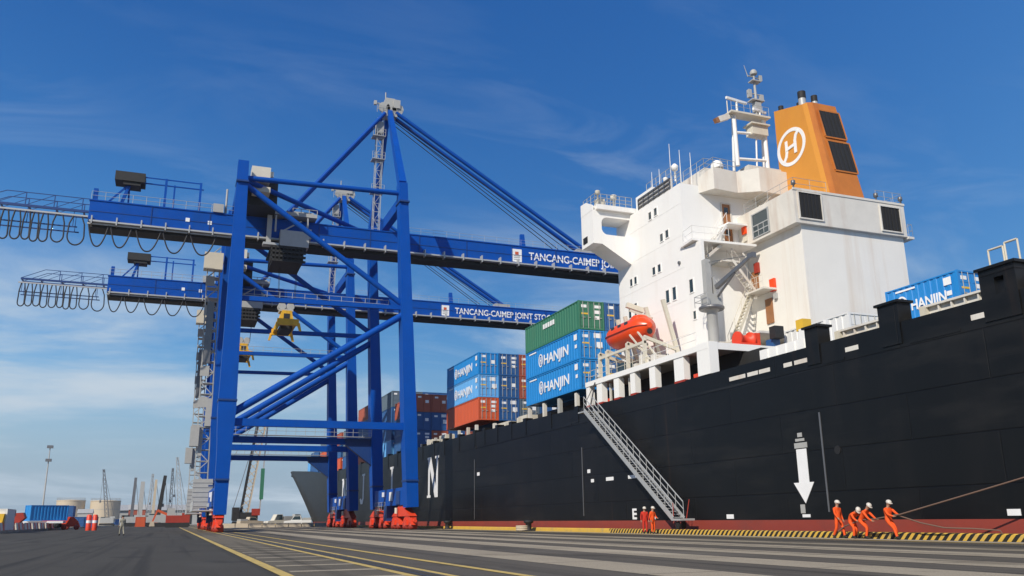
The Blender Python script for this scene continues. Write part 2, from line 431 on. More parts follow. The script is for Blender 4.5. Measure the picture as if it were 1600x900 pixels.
def _build_split(s, name, material, parent=None, label=None):
    # every run that does not touch the others becomes an object of its own
    ch = s.C; n = len(ch); g = list(range(n))
    def root(i):
        while g[i] != i: i = g[i]
        return i
    bb = []
    for v0, v1, f0, f1 in ch:
        vs = s.V[v0:v1]
        bb.append(([min(v[k] for v in vs) for k in range(3)], [max(v[k] for v in vs) for k in range(3)]) if vs else ([0]*3, [0]*3))
    for i in range(n):
        for j in range(i):
            if all(bb[i][0][k] - .07 <= bb[j][1][k] and bb[j][0][k] - .07 <= bb[i][1][k] for k in range(3)): g[root(i)] = root(j)
    first = None
    for r_ in sorted({root(i) for i in range(n)}):
        q = MB()
        for i in range(n):
            if root(i) == r_:
                v0, v1, f0, f1 = ch[i]
                q.add(s.V[v0:v1], [tuple(k - v0 for k in f) for f in s.F[f0:f1]], s.S[f0] if f1 > f0 else False)
        o = q.build(name, material, parent, label)
        first = first or o
    return first
MB.build_split = _build_split

def thing(name, label, cat, loc=(0, 0, 0), group=None):
    o = bpy.data.objects.new(name, None)
    o.empty_display_size = 0.5
    COL.objects.link(o)
    o.location = loc
    ORG[o.name] = tuple(loc)
    o['label'] = label; o['category'] = cat
    if group: o['group'] = group
    return o
def struct(mb, name, m):
    return mb.build(name, m, kind='structure')
def copy_tree(o, parent=None):
    c = o.copy(); COL.objects.link(c)
    if parent: c.parent = parent
    ORG[c.name] = ORG.get(o.name, (0, 0, 0))
    for ch in list(o.children):
        copy_tree(ch, c)
    return c
def inst(name, me, parent, loc=(0, 0, 0), label=None):
    """shared mesh, placed at loc given in the thing's own frame"""
    o = bpy.data.objects.new(name, me); COL.objects.link(o)
    o.parent = parent; o.location = loc
    ORG[o.name] = (0, 0, 0)
    if label: o['label'] = label
    return o

def text_mesh(txt, size, m, right, upv, extrude=0.012, bold=0.0, width=None, shear=0.0):
    """lettering as a thin solid; right/upv are world directions, origin at lower left"""
    cu = bpy.data.curves.new('lettering', 'FONT')
    cu.body = txt; cu.size = size; cu.extrude = extrude; cu.offset = bold; cu.shear = shear
    cu.resolution_u = 3
    ob = bpy.data.objects.new('lettering', cu); COL.objects.link(ob)
    dg = bpy.context.evaluated_depsgraph_get()
    me = bpy.data.meshes.new_from_object(ob.evaluated_get(dg))
    bpy.data.objects.remove(ob); bpy.data.curves.remove(cu)
    xs = [v.co.x for v in me.vertices]; x0 = min(xs); x1 = max(xs)
    k = 1.0 if width is None else width / (x1 - x0)
    r_ = Vector(right).normalized(); u_ = Vector(upv).normalized(); n_ = r_.cross(u_)
    for v in me.vertices:
        v.co = r_ * ((v.co.x - x0) * k) + u_ * v.co.y + n_ * v.co.z
    me.materials.clear(); me.materials.append(m)
    me.update()
    return me

# ================================================================== SETTING
# ground sheets, each a few millimetres above the one below
g = MB(); g.add([(-2500, -400, 0), (30.1, -400, 0), (30.1, 3500, 0), (-2500, 3500, 0)], [(0, 1, 2, 3)])
g.add([(30.1, -400, 0), (30.1, -400, -7), (30.1, 3500, -7), (30.1, 3500, 0)], [(0, 1, 2, 3)])
struct(g, 'ground', M['asphalt'])
w = MB(); w.add([(30.1, -400, -2.2), (3500, -400, -2.2), (3500, 3500, -2.2), (30.1, 3500, -2.2)], [(0, 1, 2, 3)])
struct(w, 'sea', M['water'])
def sheet(x0, x1, y0, y1, z):
    b = MB(); b.add([(x0, y0, z), (x1, y0, z), (x1, y1, z), (x0, y1, z)], [(0, 1, 2, 3)])
    return b
struct(sheet(2.3, 29.0, -60, 900, 0.004), 'apron', M['apron'])
struct(sheet(2.42, 4.5, -60, 900, 0.008), 'track_infill', M['track'])
for x0, x1 in ((8.5, 10.2), (12.4, 14.0), (15.6, 17.2), (19.2, 20.9), (22.4, 23.6), (25.6, 26.3)):
    struct(sheet(x0, x1, -60, 700, 0.008), 'concrete_lane', M['concrete'])
struct(sheet(27.9, 29.0, -60, 700, 0.012), 'concrete_lane', M['pale'])
struct(sheet(2.15, 2.40, -60, 700, 0.012), 'yellow_line', M['linepaint'])
for x0, x1 in ((4.36, 4.55), (5.05, 5.22), (6.25, 6.47)):
    struct(sheet(x0, x1, -60, 700, 0.014), 'yellow_line', M['linepaint'])
struct(sheet(27.3, 27.55, -60, 700, 0.016), 'yellow_line', M['linepaint'])
# transverse joints of the infill beside the track
tj = MB()
for k in range(26):
    y = 9 + k * 2.6
    tj.add([(2.5, y, 0.012), (4.4, y, 0.012), (4.4, y + 0.5, 0.012), (2.5, y + 0.5, 0.012)], [(0, 1, 2, 3)])
struct(tj, 'track_joint', M['concrete'])
for x in (4.81, 25.07):
    b = MB()
    b.box(x - 0.16, x + 0.16, -60, 700, 0.006, 0.018)
    b.box(x - 0.04, x + 0.04, -60, 700, 0.018, 0.055)
    struct(b, 'crane_rail', M['rail'])
k = MB()
k.add([(29.5, -60, 0), (29.5, -60, 0.25), (29.55, -60, 0.29), (30.07, -60, 0.29), (30.07, -60, 0),
       (29.5, 420, 0), (29.5, 420, 0.25), (29.55, 420, 0.29), (30.07, 420, 0.29), (30.07, 420, 0)],
      [(0, 1, 2, 3, 4), (9, 8, 7, 6, 5), (0, 5, 6, 1), (1, 6, 7, 2), (2, 7, 8, 3), (3, 8, 9, 4)])
struct(k, 'kerb', M['kerb'])
# raised yard platform on the left
p = MB(); p.box(-120, -18.5, -40, 420, 0.0, 0.34)
struct(p, 'yard_platform', M['pale'])

# ================================================================== SHIP
XC = 45.5; HB = 14.5
ship = thing('container_ship', 'huge black hulled container ship with white deckhouse and orange funnel moored along the quay', 'ship', (45.5, 120, -2))
def lerp(tab, v):
    if v <= tab[0][0]: return tab[0][1]
    for (a, x), (b, y) in zip(tab, tab[1:]):
        if v <= b: return x + (y - x) * (v - a) / (b - a)
    return tab[-1][1]
TOP = [(-12, 9.7), (44.5, 9.7), (64, 9.75), (92, 10.35), (117, 10.6), (190, 10.8), (215, 12.6), (250, 14.5), (300, 15.2)]
def hb(y, z):
    zz = max(0.0, min(1.0, (z + 2) / 16.5))
    y1 = 188 + 60 * zz ** 1.15; y2 = 258 + 40 * zz
    if y <= y1:
        h = HB
    else:
        t = min(1.0, (y - y1) / (y2 - y1))
        h = HB * (1 - t ** 2)
    if y < 10:
        t = (10 - y) / 22.0
        h *= 1 - 0.25 * t * t * (1.4 - zz)
    return max(h, 0.0)
ys = [-12, -6, 0, 5, 10, 30, 60, 90, 120, 150, 170, 185] + [190 + 3.5 * i for i in range(33)]
def side(zfun, nz, z0fun):
    V = []; F = []
    for y in ys:
        for i in range(nz + 1):
            z0, z1 = z0fun(y), zfun(y)
            z = z0 + (z1 - z0) * i / nz
            yy = min(y, 258 + 40 * max(0, min(1, (z + 2) / 16.5)))
            V.append((hb(yy, z), yy, z))
    return V
def hull_part(name, z0f, z1f, nz, m, deck):
    V = side(z1f, nz, z0f); n = nz + 1; b = MB()
    for sgn in (-1, 1):
        vs = [(XC + sgn * v[0], v[1], v[2]) for v in V]
        fs = []
        for i in range(len(ys) - 1):
            for j in range(nz):
                q = (i * n + j, (i + 1) * n + j, (i + 1) * n + j + 1, i * n + j + 1)
                fs.append(q if sgn < 0 else q[::-1])
        b.add(vs, fs, False)
        if deck:   # bulwark cap, inner face, deck
            cv = []; cf = []
            for i, y in enumerate(ys):
                h, yy, z = V[i * n + nz]
                hi = max(h - 0.22, 0); zd = max(8.7, z - 1.15)
                cv += [(XC + sgn * h, yy, z), (XC + sgn * hi, yy, z), (XC + sgn * hi, yy, zd), (XC, yy, zd)]
            for i in range(len(ys) - 1):
                for j in range(3):
                    q = (i * 4 + j, (i + 1) * 4 + j, (i + 1) * 4 + j + 1, i * 4 + j + 1)
                    cf.append(q if sgn < 0 else q[::-1])
            b.add(cv, cf)
    # transom
    tv = [(XC - V[j][0], V[j][1], V[j][2]) for j in range(n)] + [(XC + V[j][0], V[j][1], V[j][2]) for j in range(n - 1, -1, -1)]
    b.add(tv, [tuple(range(len(tv)))])
    return b.build(name, m, ship)
hull = hull_part('hull', lambda y: 0.82, lambda y: lerp(TOP, y), 10, M['hull'], True)
hull_part('boot_topping', lambda y: -5.0, lambda y: 0.82, 3, M['boot'], False)

# ---- markings on the ship's side (right = -Y)
def side_poly(b, pts, x=31.0, t=0.025):
    """pts in (u, z) with u running along -Y from Y0"""
    b.prism([(x - t, y, z) for y, z in pts], (t + 0.01, 0, 0))
XS = 31.0
def bigN(y0):   # y0 = left edge (larger Y)
    b = MB(); z0, z1 = 3.75, 8.85; w_ = 4.4; s_ = 0.75
    for yl in (y0, y0 - w_ + s_):
        b.box(XS - 0.02, XS + 0.01, yl - s_, yl, z0, z1)
    b.prism([(XS - 0.024, y0 + 0.1, z1), (XS - 0.024, y0 - 1.2, z1), (XS - 0.024, y0 - w_, z0), (XS - 0.024, y0 - w_ + 1.3, z0)], (0.03, 0, 0))
    for yl in (y0 + 0.45, ):
        b.box(XS - 0.028, XS + 0.01, yl - 1.6, yl, z0, z0 + 0.3)
        b.box(XS - 0.028, XS + 0.01, yl - 1.2, yl, z1 - 0.3, z1)
    b.box(XS - 0.028, XS + 0.01, y0 - w_ - 0.4, y0 - w_ + 1.25, z1 - 0.3, z1)
    return b
def bigI(y0):
    b = MB(); b.box(XS - 0.02, XS + 0.01, y0 - 1.7, y0 - 0.7, 3.75, 8.85)
    for z in (3.75, 8.5): b.box(XS - 0.028, XS + 0.01, y0 - 2.4, y0, z, z + 0.35)
    return b
def bigJ(y0):
    b = MB(); b.box(XS - 0.02, XS + 0.01, y0 - 3.2, y0 - 2.3, 4.6, 8.85)
    b.box(XS - 0.028, XS + 0.01, y0 - 3.9, y0 - 1.6, 8.5, 8.85)
    b.prism([(XS - 0.024, y0 - 3.2, 4.7), (XS - 0.024, y0 - 2.5, 3.75), (XS - 0.024, y0 - 0.8, 3.75), (XS - 0.024, y0, 4.6),
             (XS - 0.024, y0 - 0.9, 4.8), (XS - 0.024, y0 - 1.3, 4.4), (XS - 0.024, y0 - 2.3, 4.7)], (0.03, 0, 0))
    return b
def bigA(y0):
    b = MB()
    for q in (0, 1):
        b.prism([(XS - 0.02, y0 - 4.4 * q, 3.75), (XS - 0.02, y0 - 0.9 - 2.6 * q, 3.75), (XS - 0.02, y0 - 2.6 + 0.0 * q, 8.85), (XS - 0.02, y0 - 1.8, 8.85)], (0.03, 0, 0))
    b.box(XS - 0.028, XS + 0.01, y0 - 3.2, y0 - 1.2, 5.3, 5.8)
    return b
bigN(110.2).build('hull_letter', M['mark'], hull, 'white letter N on the black hull')
bigI(131.6).build('hull_letter', M['mark'], hull, 'white letter I on the black hull')
bigJ(154.2).build('hull_letter', M['mark'], hull, 'white letter J on the black hull')
bigN(171.5).build('hull_letter', M['mark'], hull)
bigA(187.0).build('hull_letter', M['mark'], hull)
# white arrow pointing down
b = MB()
b.box(XS - 0.02, XS + 0.01, 37.12, 37.92, 2.7, 4.45)
b.prism([(XS - 0.026, 38.35, 2.72), (XS - 0.026, 36.75, 2.72), (XS - 0.026, 37.55, 1.65)], (0.03, 0, 0))
b.build('painted_arrow', M['mark'], hull, 'white arrow on the hull pointing down')
b = MB(); b.box(XS - 0.03, XS + 0.01, 37.02, 38.02, 4.5, 4.78); b.box(XS - 0.03, XS + 0.01, 37.2, 37.9, 4.86, 5.0); b.box(XS - 0.03, XS + 0.01, 37.35, 37.7, 5.08, 5.3)
b.build('draft_mark', M['grey'], hull)
for y0, y1, z0, z1 in ((62.8, 63.3, 4.5, 4.78), (62.2, 62.7, 3.75, 4.0), (58.9, 60.1, 3.76, 4.02), (55.2, 56.6, 3.76, 4.0), (89.8, 90.6, 5.6, 5.95),
                       (53.0, 53.7, 0.9, 1.15), (44.0, 44.7, 0.9, 1.15), (37.3, 37.9, 0.95, 1.1)):
    MB().box(XS - 0.02, XS + 0.01, y0, y1, z0, z1).build('draft_mark', M['mark'], hull)
b = MB()   # draught letter E by the gangway
b.box(XS - 0.02, XS + 0.01, 56.0, 56.2, 0.9, 1.65)
for z in (0.9, 1.2, 1.5): b.box(XS - 0.024, XS + 0.01, 55.6, 56.0, z, z + 0.15)
b.build('draft_mark', M['mark'], hull)
b = MB(); b.box(XS - 0.02, XS + 0.01, 37.65, 38.0, 1.15, 1.6); b.build('draft_mark', M['grey'], hull)
b = MB(); b.box(XS - 0.02, XS + 0.01, 25.1, 25.7, 0.95, 1.2); b.build('draft_mark', M['mark'], hull)
# overboard discharge openings, fender strips
for y, z in ((34.8, 4.2), (91, 8.7)):
    MB().lathe((XS - 0.03, y, z), [(0.22, 0), (0.22, 0.06)], 12, 'x').build('discharge_port', M['black'], hull)
for y, z0, z1 in ((35.85, 1.2, 6.2), (64.2, 1.2, 6.6), (91.5, 1.0, 7.4)):
    MB().box(XS - 0.035, XS + 0.02, y - 0.05, y + 0.05, z0, z1).build('rubbing_strip', M['steel'], hull)
# freeing ports in the bulwark
for y0, y1 in ((41.8, 43.4), (40.6, 41.6), (39.5, 40.5), (37.6, 38.3), (36.1, 37.4), (32.6, 33.5), (25.2, 26.0)):
    b = MB(); b.box(XS - 0.012, XS + 0.01, y0, y1, 8.93, 9.16)
    b.build('freeing_port', M['white2'], hull)
for y0, y1 in ((26.6, 29.4), (33.6, 35.0), (66, 90)):
    MB().box(XS - 0.03, XS + 0.02, y0, y1, 8.6, 8.72).build('rubbing_strip', M['hull'], hull)
# black bulwark pedestals
def pedestal(y0, y1, z1, hole=None):
    b = MB()
    if hole:
        hy0, hy1, hz0, hz1 = hole
        b.box(30.94, 31.75, y0, hy0, 8.7, z1); b.box(30.94, 31.75, hy1, y1, 8.7, z1)
        b.box(30.94, 31.75, hy0, hy1, 8.7, hz0); b.box(30.94, 31.75, hy0, hy1, hz1, z1)
    else:
        b.box(30.94, 31.75, y0, y1, 8.7, z1)
    b.box(30.84, 31.85, y0 - 0.12, y1 + 0.12, z1, z1 + 0.12)
    return b.build('bulwark_pedestal', M['hull'], ship)
pedestal(35.3, 36.3, 10.65); pedestal(29.8, 31.05, 10.65); pedestal(23.6, 25.3, 10.85, (24.15, 24.6, 9.75, 10.45))
pedestal(15.0, 17.0, 10.85)
for y in (64.6, 70.2, 76.2, 80, 84, 88, 91.3, 97, 103, 107.5, 113, 119, 127, 133, 139, 147, 154, 161, 168, 176):
    z = lerp(TOP, y)
    MB().box(31.0 - 0.04, 31.7, y, y + 0.75, 8.7, z + 0.3).build('bulwark_pedestal', M['hull'], ship)
# cream hatch coamings behind the aft bulwark with stays
for y0, y1 in ((17.5, 23.5), (25.4, 29.7), (31.3, 35.2)):
    b = MB(); b.box(32.3, 32.6, y0, y1, 8.7, 10.35); b.box(32.1, 32.7, y0, y1, 10.35, 10.45)
    n = int((y1 - y0) / 0.7)
    for i in range(n):
        y = y0 + 0.3 + i * (y1 - y0) / n
        b.box(32.15, 32.3, y, y + 0.07, 8.7, 10.35)
    b.build('hatch_coaming', M['white2'], ship)
for y in (29.6, 35.3):
    b = MB(); b.box(32.0, 32.3, y - 0.35, y - 0.05, 8.7, 10.4); b.box(32.0, 32.25, y - 0.9, y - 0.6, 8.7, 9.9); b.build('vent_post', M['cream'], ship)
MB().rails([(31.5, 25.1, 10.97), (31.5, 24.4, 10.97)], 0.85, 0.05, 0.7, 0).rails([(31.5, 24.3, 10.97), (31.5, 23.7, 10.97)], 0.95, 0.05, 0.7, 0).build('guard_rail', M['cream'], ship)

# ---- upper deck overhang with white edge beam and pillars
YA, YF, XH = 53.8, 64.4, 35.2
b = MB(); b.box(31.05, 60.0, 45.4, 62.9, 11.42, 11.62)
updeck = b.build('upper_deck', M['white2'], ship)
b = MB(); b.box(30.92, 31.2, 45.3, 63.0, 11.34, 11.72)
b.box(31.2, 36.5, 45.22, 45.45, 11.3, 11.74)
b.build('edge_beam', M['white'], updeck)
for y0, y1 in ((62.4, 63.0), (60.2, 61.1), (57.4, 58.2), (54.9, 55.6), (52.0, 52.8), (48.3, 49.5)):
    b = MB(); zt_ = lerp(TOP, y0); b.box(30.98, 31.45, y0, y1, zt_ + .1, 11.34)
    pl_ = b.build('pillar', M['white'], updeck)
    MB().box(30.97, 31.47, y0 - 0.04, y1 + 0.04, zt_ - .04, zt_ + 0.1).build('pillar_foot', M['redbrown'], pl_)
MB().box(30.93, 31.6, 45.2, 46.6, 9.72, 11.78).build('pillar', M['white'], updeck)
for y0, y1 in ((59.6, 59.75), (56.5, 56.65)):
    MB().box(31.4, 31.55, y0, y1, 9.3, 11.2).build('pillar', M['white2'], updeck)
MB().box(33.6, 34.0, 45.6, 62.6, 8.7, 11.42).build('inner_bulkhead', M['dark'], ship)  # near-black colour paints in the shade under the upper deck
MB().box(33.6, 38.0, 43.5, 45.6, 8.7, 11.2).build('inner_bulkhead', M['dark'], ship)  # same painted-in shade at the aft end of the recess
for y in (60.0, 55.5, 47.5):
    MB().box(31.5, 32.1, y, y + 0.5, 9.5, 10.1).build('fire_box', M['red'], ship)
# hand rails on the deck edge
MB().rails([(31.1, 54.0, 11.72), (31.1, 46.8, 11.72)], 0.95, 0.022, 1.5).build('guard_rail', M['white'], updeck)

# ---- main deckhouse
b = MB()
b.box(XH, 55.8, YA, YF, 11.62, 26.35)
b.box(35.2, 35.45, 51.5, YA - 0.003, 11.62, 20.95)          # screen wall aft of the stairs
for z in (14.3, 16.9, 19.5, 22.1, 24.7):                     # deck-line weld beads
    b.box(XH - 0.012, XH, YA + 0.02, YF - 0.02, z, z + 0.03)
house = b.build('deckhouse', M['white'], ship)
def window(y, z, w_, h_, parent=house, x=XH):
    b = MB()
    b.box(x - 0.05, x + 0.01, y - w_ / 2 - 0.07, y + w_ / 2 + 0.07, z - h_ / 2 - 0.07, z - h_ / 2)
    b.box(x - 0.05, x + 0.01, y - w_ / 2 - 0.07, y + w_ / 2 + 0.07, z + h_ / 2, z + h_ / 2 + 0.07)
    b.box(x - 0.05, x + 0.01, y - w_ / 2 - 0.07, y - w_ / 2, z - h_ / 2, z + h_ / 2)
    b.box(x - 0.05, x + 0.01, y + w_ / 2, y + w_ / 2 + 0.07, z - h_ / 2, z + h_ / 2)
    f = b.build('window_frame', M['white'], parent)
    MB().box(x - 0.012, x + 0.008, y - w_ / 2, y + w_ / 2, z - h_ / 2, z + h_ / 2).build('window', M['glass'], parent)

for y, z, w_, h_ in ((58.49, 25.2, .45, .62), (57.6, 25.25, .45, .62), (56.89, 22.8, .45, .62), (56.05, 22.85, .45, .62),
                     (58.35, 20.4, .45, .62), (57.5, 20.4, .45, .62), (62.14, 20.4, .42, .6), (61.4, 20.4, .42, .6),
                     (56.5, 17.8, .5, 1.0), (55.5, 17.8, .5, 1.0), (53.1, 17.8, .5, 1.0), (52.9, 15.5, .36, .6),
                     (62.6, 17.9, .45, 1.0), (61.6, 17.95, .45, 1.0)):
    window(y, z, w_, h_)
for y, z in ((54.5, 20.0), (57.0, 13.2), (60.2, 13.4)):
    MB().lathe((XH - 0.14, y, z), [(0.13, 0), (0.15, 0.12)], 10, 'x').build('deck_lamp', M['steel'], house)

# bridge wing: outer bulwark, floor, roof slab, pierced aft and forward faces, tapering bracket below
b = MB()
ya, yf = 61.95, 64.15
b.box(31.61, 32.45, ya, yf, 23.55, 26.55)          # outer pier
b.box(32.45, XH + .3, ya, yf, 23.55, 24.42)       # lower beam
b.prism([(31.595, ya - .004, 26.5), (31.595, ya - .004, 26.95), (31.595, ya + 1.2, 27.55), (31.595, yf + .004, 27.6), (31.595, yf + .004, 26.5)], (0.13, 0, 0))
b.prism([(32.45, ya + .001, 23.55), (XH, ya + .001, 21.95), (XH + .2, ya + .001, 21.95), (XH + .2, ya + .001, 23.55)], (0, yf - ya - .002, 0))
# rounded corners of the opening
for x, z, sx_, sz_ in ((32.45, 24.42, 1, 1), (32.45, 25.98, 1, -1), (35.5, 24.42, -1, 1)):
    pts = [(x, ya + .003, z)] + [(x + sx_ * .55 * (1 - math.sin(t)), ya + .003, z + sz_ * .55 * (1 - math.cos(t))) for t in [R(a) for a in range(0, 91, 15)]]
    b.prism(pts, (0, .25, 0)); b.prism([(q[0], yf - .253, q[2]) for q in pts], (0, .25, 0))
wing = b.build('bridge_wing', M['white'], ship)
b = MB(); b.box(31.9, 36.05, ya - 0.35, yf + .1, 26.56, 26.98); b.box(32.45, XH + .3, ya + .004, yf - .004, 25.98, 26.55)
b.build('wing_roof', M['white'], wing)
MB().box(31.56, 31.6, 63.0, 63.8, 23.9, 24.45).build('side_light', M['black'], wing)
b = MB(); b.rails([(31.8, 64.0, 27.0), (31.8, 61.8, 27.0), (35.4, 61.8, 27.0)], 1.0, 0.03, 0.6, 2)
b.rails([(33.8, 61.8, 27.0), (33.8, 63.6, 27.0)], 1.1, 0.03, 0.6, 1)
b.build('guard_rail', M['galv'], wing)
b = MB()
b.box(32.3, 33.0, 62.2, 62.9, 26.98, 27.75); b.lathe((33.9, 62.3, 26.98), [(.1, 0), (.1, .8), (.28, .85), (.28, 1.25), (.1, 1.3)], 10)
b.lathe((32.2, 62.0, 26.98), [(.08, 0), (.08, 1.0), (.22, 1.05), (.22, 1.35)], 10)
b.build('wing_equipment', M['cream'], wing)
b = MB()
for x in (35.55, 35.9): b.box(x, x + .2, 61.9, 61.96, 25.0, 25.7)
b.build('window', M['glass'], wing)

# wheelhouse roof details: dark louvred rail strip, cowls, masts and rails
b = MB()
for z in (26.5, 26.85, 27.2):
    b.box(XH - .06, XH + .04, 55.2, 60.3, z, z + .12)
for i in range(7):
    y = 55.2 + i * .85
    b.box(XH - .03, XH + .05, y, y + .1, 26.35, 27.3)
b.build('louvred_rail', M['steel'], house)
MB().box(XH + .05, XH + .15, 55.2, 60.3, 26.35, 27.25).build('weather_cloth', M['white2'], house)
MB().box(35.6, 37.2, 58.6, 61.4, 26.35, 27.9).build('signal_locker', M['white'], house)
b = MB(); b.rails([(XH + .1, 55.0, 26.35), (XH + .1, YA, 26.35)], 1.0, .03, .6, 2)
b.rails([(36.2, 60.5, 27.9), (36.2, 56.5, 27.9)], 1.0, .03, .8, 1)
b.build('guard_rail', M['galv'], house)
b = MB()
for x, y, h in ((36.0, 59.2, 3.2), (36.0, 58.0, 3.0), (36.3, 56.7, 4.8), (36.0, 54.8, 3.4), (36.6, 54.2, 3.0)):
    b.tube((x, y, 26.3), (x, y, 26.3 + h), .045, 5, .02)
b.lathe((36.0, 55.6, 27.3), [(.08, 0), (.08, .9), (.25, .95), (.3, 1.3), (.1, 1.5)], 10)
b.lathe((36.2, 57.4, 27.3), [(.07, 0), (.07, .6), (.2, .7), (.2, 1.0)], 10)
b.build('aerial', M['white'], house)
# compass deck: bulwarked platform hanging over the aft face
b = MB()
P = [(36.9, YA - .002), (37.5, 52.5), (39.8, 52.7), (41.3, 51.8), (44.3, 51.8), (44.3, YA - .002)]
b.prism([(x, y, 25.72) for x, y in P], (0, 0, .16))
TOPZ = [27.0, 27.55, 27.5, 27.7, 27.7]
for i in range(4):
    (x0, y0), (x1, y1) = P[i], P[i + 1]
    d = Vector((x1 - x0, y1 - y0, 0)).normalized(); n_ = Vector((-d.y, d.x, 0)) * .1
    b.prism([(x0, y0, 25.88), (x1, y1, 25.88), (x1, y1, TOPZ[i + 1]), (x0, y0, TOPZ[i])], n_)
b.box(37.6, 40.2, YA, 57.5, 26.35, 28.0)
b.box(40.8, 44.2, 52.4, 55.5, 26.35, 28.15)
b.box(42.4, 44.2, 52.2, 53.79, 24.0, 25.72)
plat = b.build('compass_deck', M['white2'], house)
b = MB(); b.rails([(37.0, 53.6, 27.0), (37.6, 52.6, 27.5), (39.8, 52.8, 27.5)], .9, .025, .7, 1)
b.rails([(37.7, 57, 28.0), (37.7, 54, 28.0), (40.0, 54, 28.0)], .9, .025, .8, 1)
b.build('guard_rail', M['galv'], plat)
MB().lathe((38.6, 53.5, 27.9), [(.5, 0), (.5, .3), (.38, .55), (.15, .7)], 14).build('searchlight', M['white'], plat)
# aft balcony and ledge at funnel deck level
b = MB()
b.prism([(35.05, 54.2, 21.05), (34.8, 52.0, 21.05), (40.4, 51.75, 21.05), (40.4, YA - .004, 21.05), (35.16, YA - .004, 21.05)], (0, 0, .17))
b.build('balcony', M['white'], house)
b = MB(); b.rails([(35.1, YA, 21.22), (34.85, 52.05, 21.22), (38.0, 51.85, 21.22)], 1.0, .018, .9, 1); b.build('guard_rail', M['white'], house)
def door(x, z, w_, h_, y=YA, m='brown'):
    b = MB(); b.box(x - w_ / 2, x + w_ / 2, y - .05, y - .004, z - h_ / 2, z + h_ / 2)
    d = b.build('door', M[m], house)
    b = MB(); b.box(x - w_ / 2 - .1, x - w_ / 2, y - .09, y - .004, z - h_ / 2, z + h_ / 2 + .1)
    b.box(x + w_ / 2, x + w_ / 2 + .1, y - .09, y - .004, z - h_ / 2, z + h_ / 2 + .1)
    b.box(x - w_ / 2, x + w_ / 2, y - .09, y - .004, z + h_ / 2, z + h_ / 2 + .1)
    b.build('door_frame', M['white2'], d)
    MB().box(x - w_ * .25, x + w_ * .25, y - .06, y - .05, z + h_ * .12, z + h_ * .36).build('window', M['glass'], d)
door(39.3, 24.1, .75, 1.9); door(39.35, 22.2, .8, 1.9)
b = MB(); b.box(38.6, 40.4, 52.6, YA - .005, 23.0, 23.12); b.build('balcony', M['white'], house)
# outside stairs
def stair(parent, a, c, width, side_dir, m, nt_=8):
    a = Vector(a); c = Vector(c); sd = Vector(side_dir) * width
    b = MB()
    for o in (Vector((0, 0, 0)), sd):
        b.beam(a + o, c + o, .05, .22)
        b.tube(a + o + Vector((0, 0, .95)), c + o + Vector((0, 0, .95)), .022, 5)
        for i in range(4):
            p = a + (c - a) * (i / 3) + o
            b.tube(p, p + Vector((0, 0, .95)), .02, 4)
    for i in range(nt_):
        p = a + (c - a) * ((i + .5) / nt_)
        b.beam(p, p + sd, .22, .03)
    return b.build('stair', m, parent)
stair(house, (37.2, 52.4, 21.25), (38.7, 52.9, 23.05), .7, (0, .95, 0), M['white'])
stair(house, (41.2, 52.0, 23.4), (43.6, 52.0, 25.7), .7, (0, .95, 0), M['white2'])
stair(house, (38.0, 52.3, 13.2), (40.4, 52.6, 17.5), .7, (0, .95, 0), M['cream'], 14)
stair(house, (40.3, 52.2, 17.6), (38.4, 52.2, 19.9), .7, (0, .95, 0), M['white2'])
stair(house, (36.2, 52.2, 19.95), (37.6, 52.2, 21.1), .7, (0, .95, 0), M['white2'])
MB().box(37.6, 39.2, 52.3, YA - .006, 19.78, 19.92).build('balcony', M['white2'], house)
MB().box(39.8, 40.97, 50.6, 52.9, 17.38, 17.52).build('balcony', M['white2'], house)
MB().rails([(39.85, 52.9, 17.52), (39.85, 50.7, 17.52)], .95, .02, .7, 1).build('guard_rail', M['white2'], house)

# ---- engine casing with overhanging upper part and louvres
b = MB(); b.box(41.0, 50.6, 47.3, YA + 2, 8.7, 21.45)
casing = b.build('engine_casing', M['white3'], ship)
b = MB(); b.box(40.35, 50.75, 47.0, YA - .005, 21.45, 24.05); b.box(40.3, 50.8, 46.95, 47.05, 23.95, 24.12)
b.box(50.75, 51.3, 46.9, 49.5, 21.3, 21.48)
b.build('funnel_deck_house', M['white2'], casing)
def louvre(parent, x0, x1, z0, z1, y, n, axis='y', m='dark'):
    b = MB()
    if axis == 'y':
        b.box(x0 - .1, x1 + .1, y - .09, y - .003, z1, z1 + .1); b.box(x0 - .1, x1 + .1, y - .09, y - .003, z0 - .1, z0)
        b.box(x0 - .1, x0, y - .09, y - .003, z0, z1); b.box(x1, x1 + .1, y - .09, y - .003, z0, z1)
    else:
        b.box(y - .09, y - .003, x0 - .1, x1 + .1, z1, z1 + .1); b.box(y - .09, y - .003, x0 - .1, x1 + .1, z0 - .1, z0)
        b.box(y - .09, y - .003, x0 - .1, x0, z0, z1); b.box(y - .09, y - .003, x1, x1 + .1, z0, z1)
    f = b.build('louvre_frame', M['white2'], parent)
    b = MB()
    if axis == 'y': b.box(x0, x1, y - .02, y - .005, z0, z1)
    else: b.box(y - .02, y - .005, x0, x1, z0, z1)
    b.build('louvre_backing', M['black'], f)
    for i in range(n):
        t = x0 + (i + .5) * (x1 - x0) / n
        b = MB()
        if axis == 'y': b.beam((t, y - .05, z0), (t, y - .05, z1), .05, .06)
        else: b.beam((y - .05, t, z0), (y - .05, t, z1), .06, .05)
        b.build('slat', M[m], f)
louvre(casing, 40.75, 42.75, 21.85, 23.8, 47.0, 6); louvre(casing, 48.35, 50.2, 21.75, 23.65, 47.0, 6)
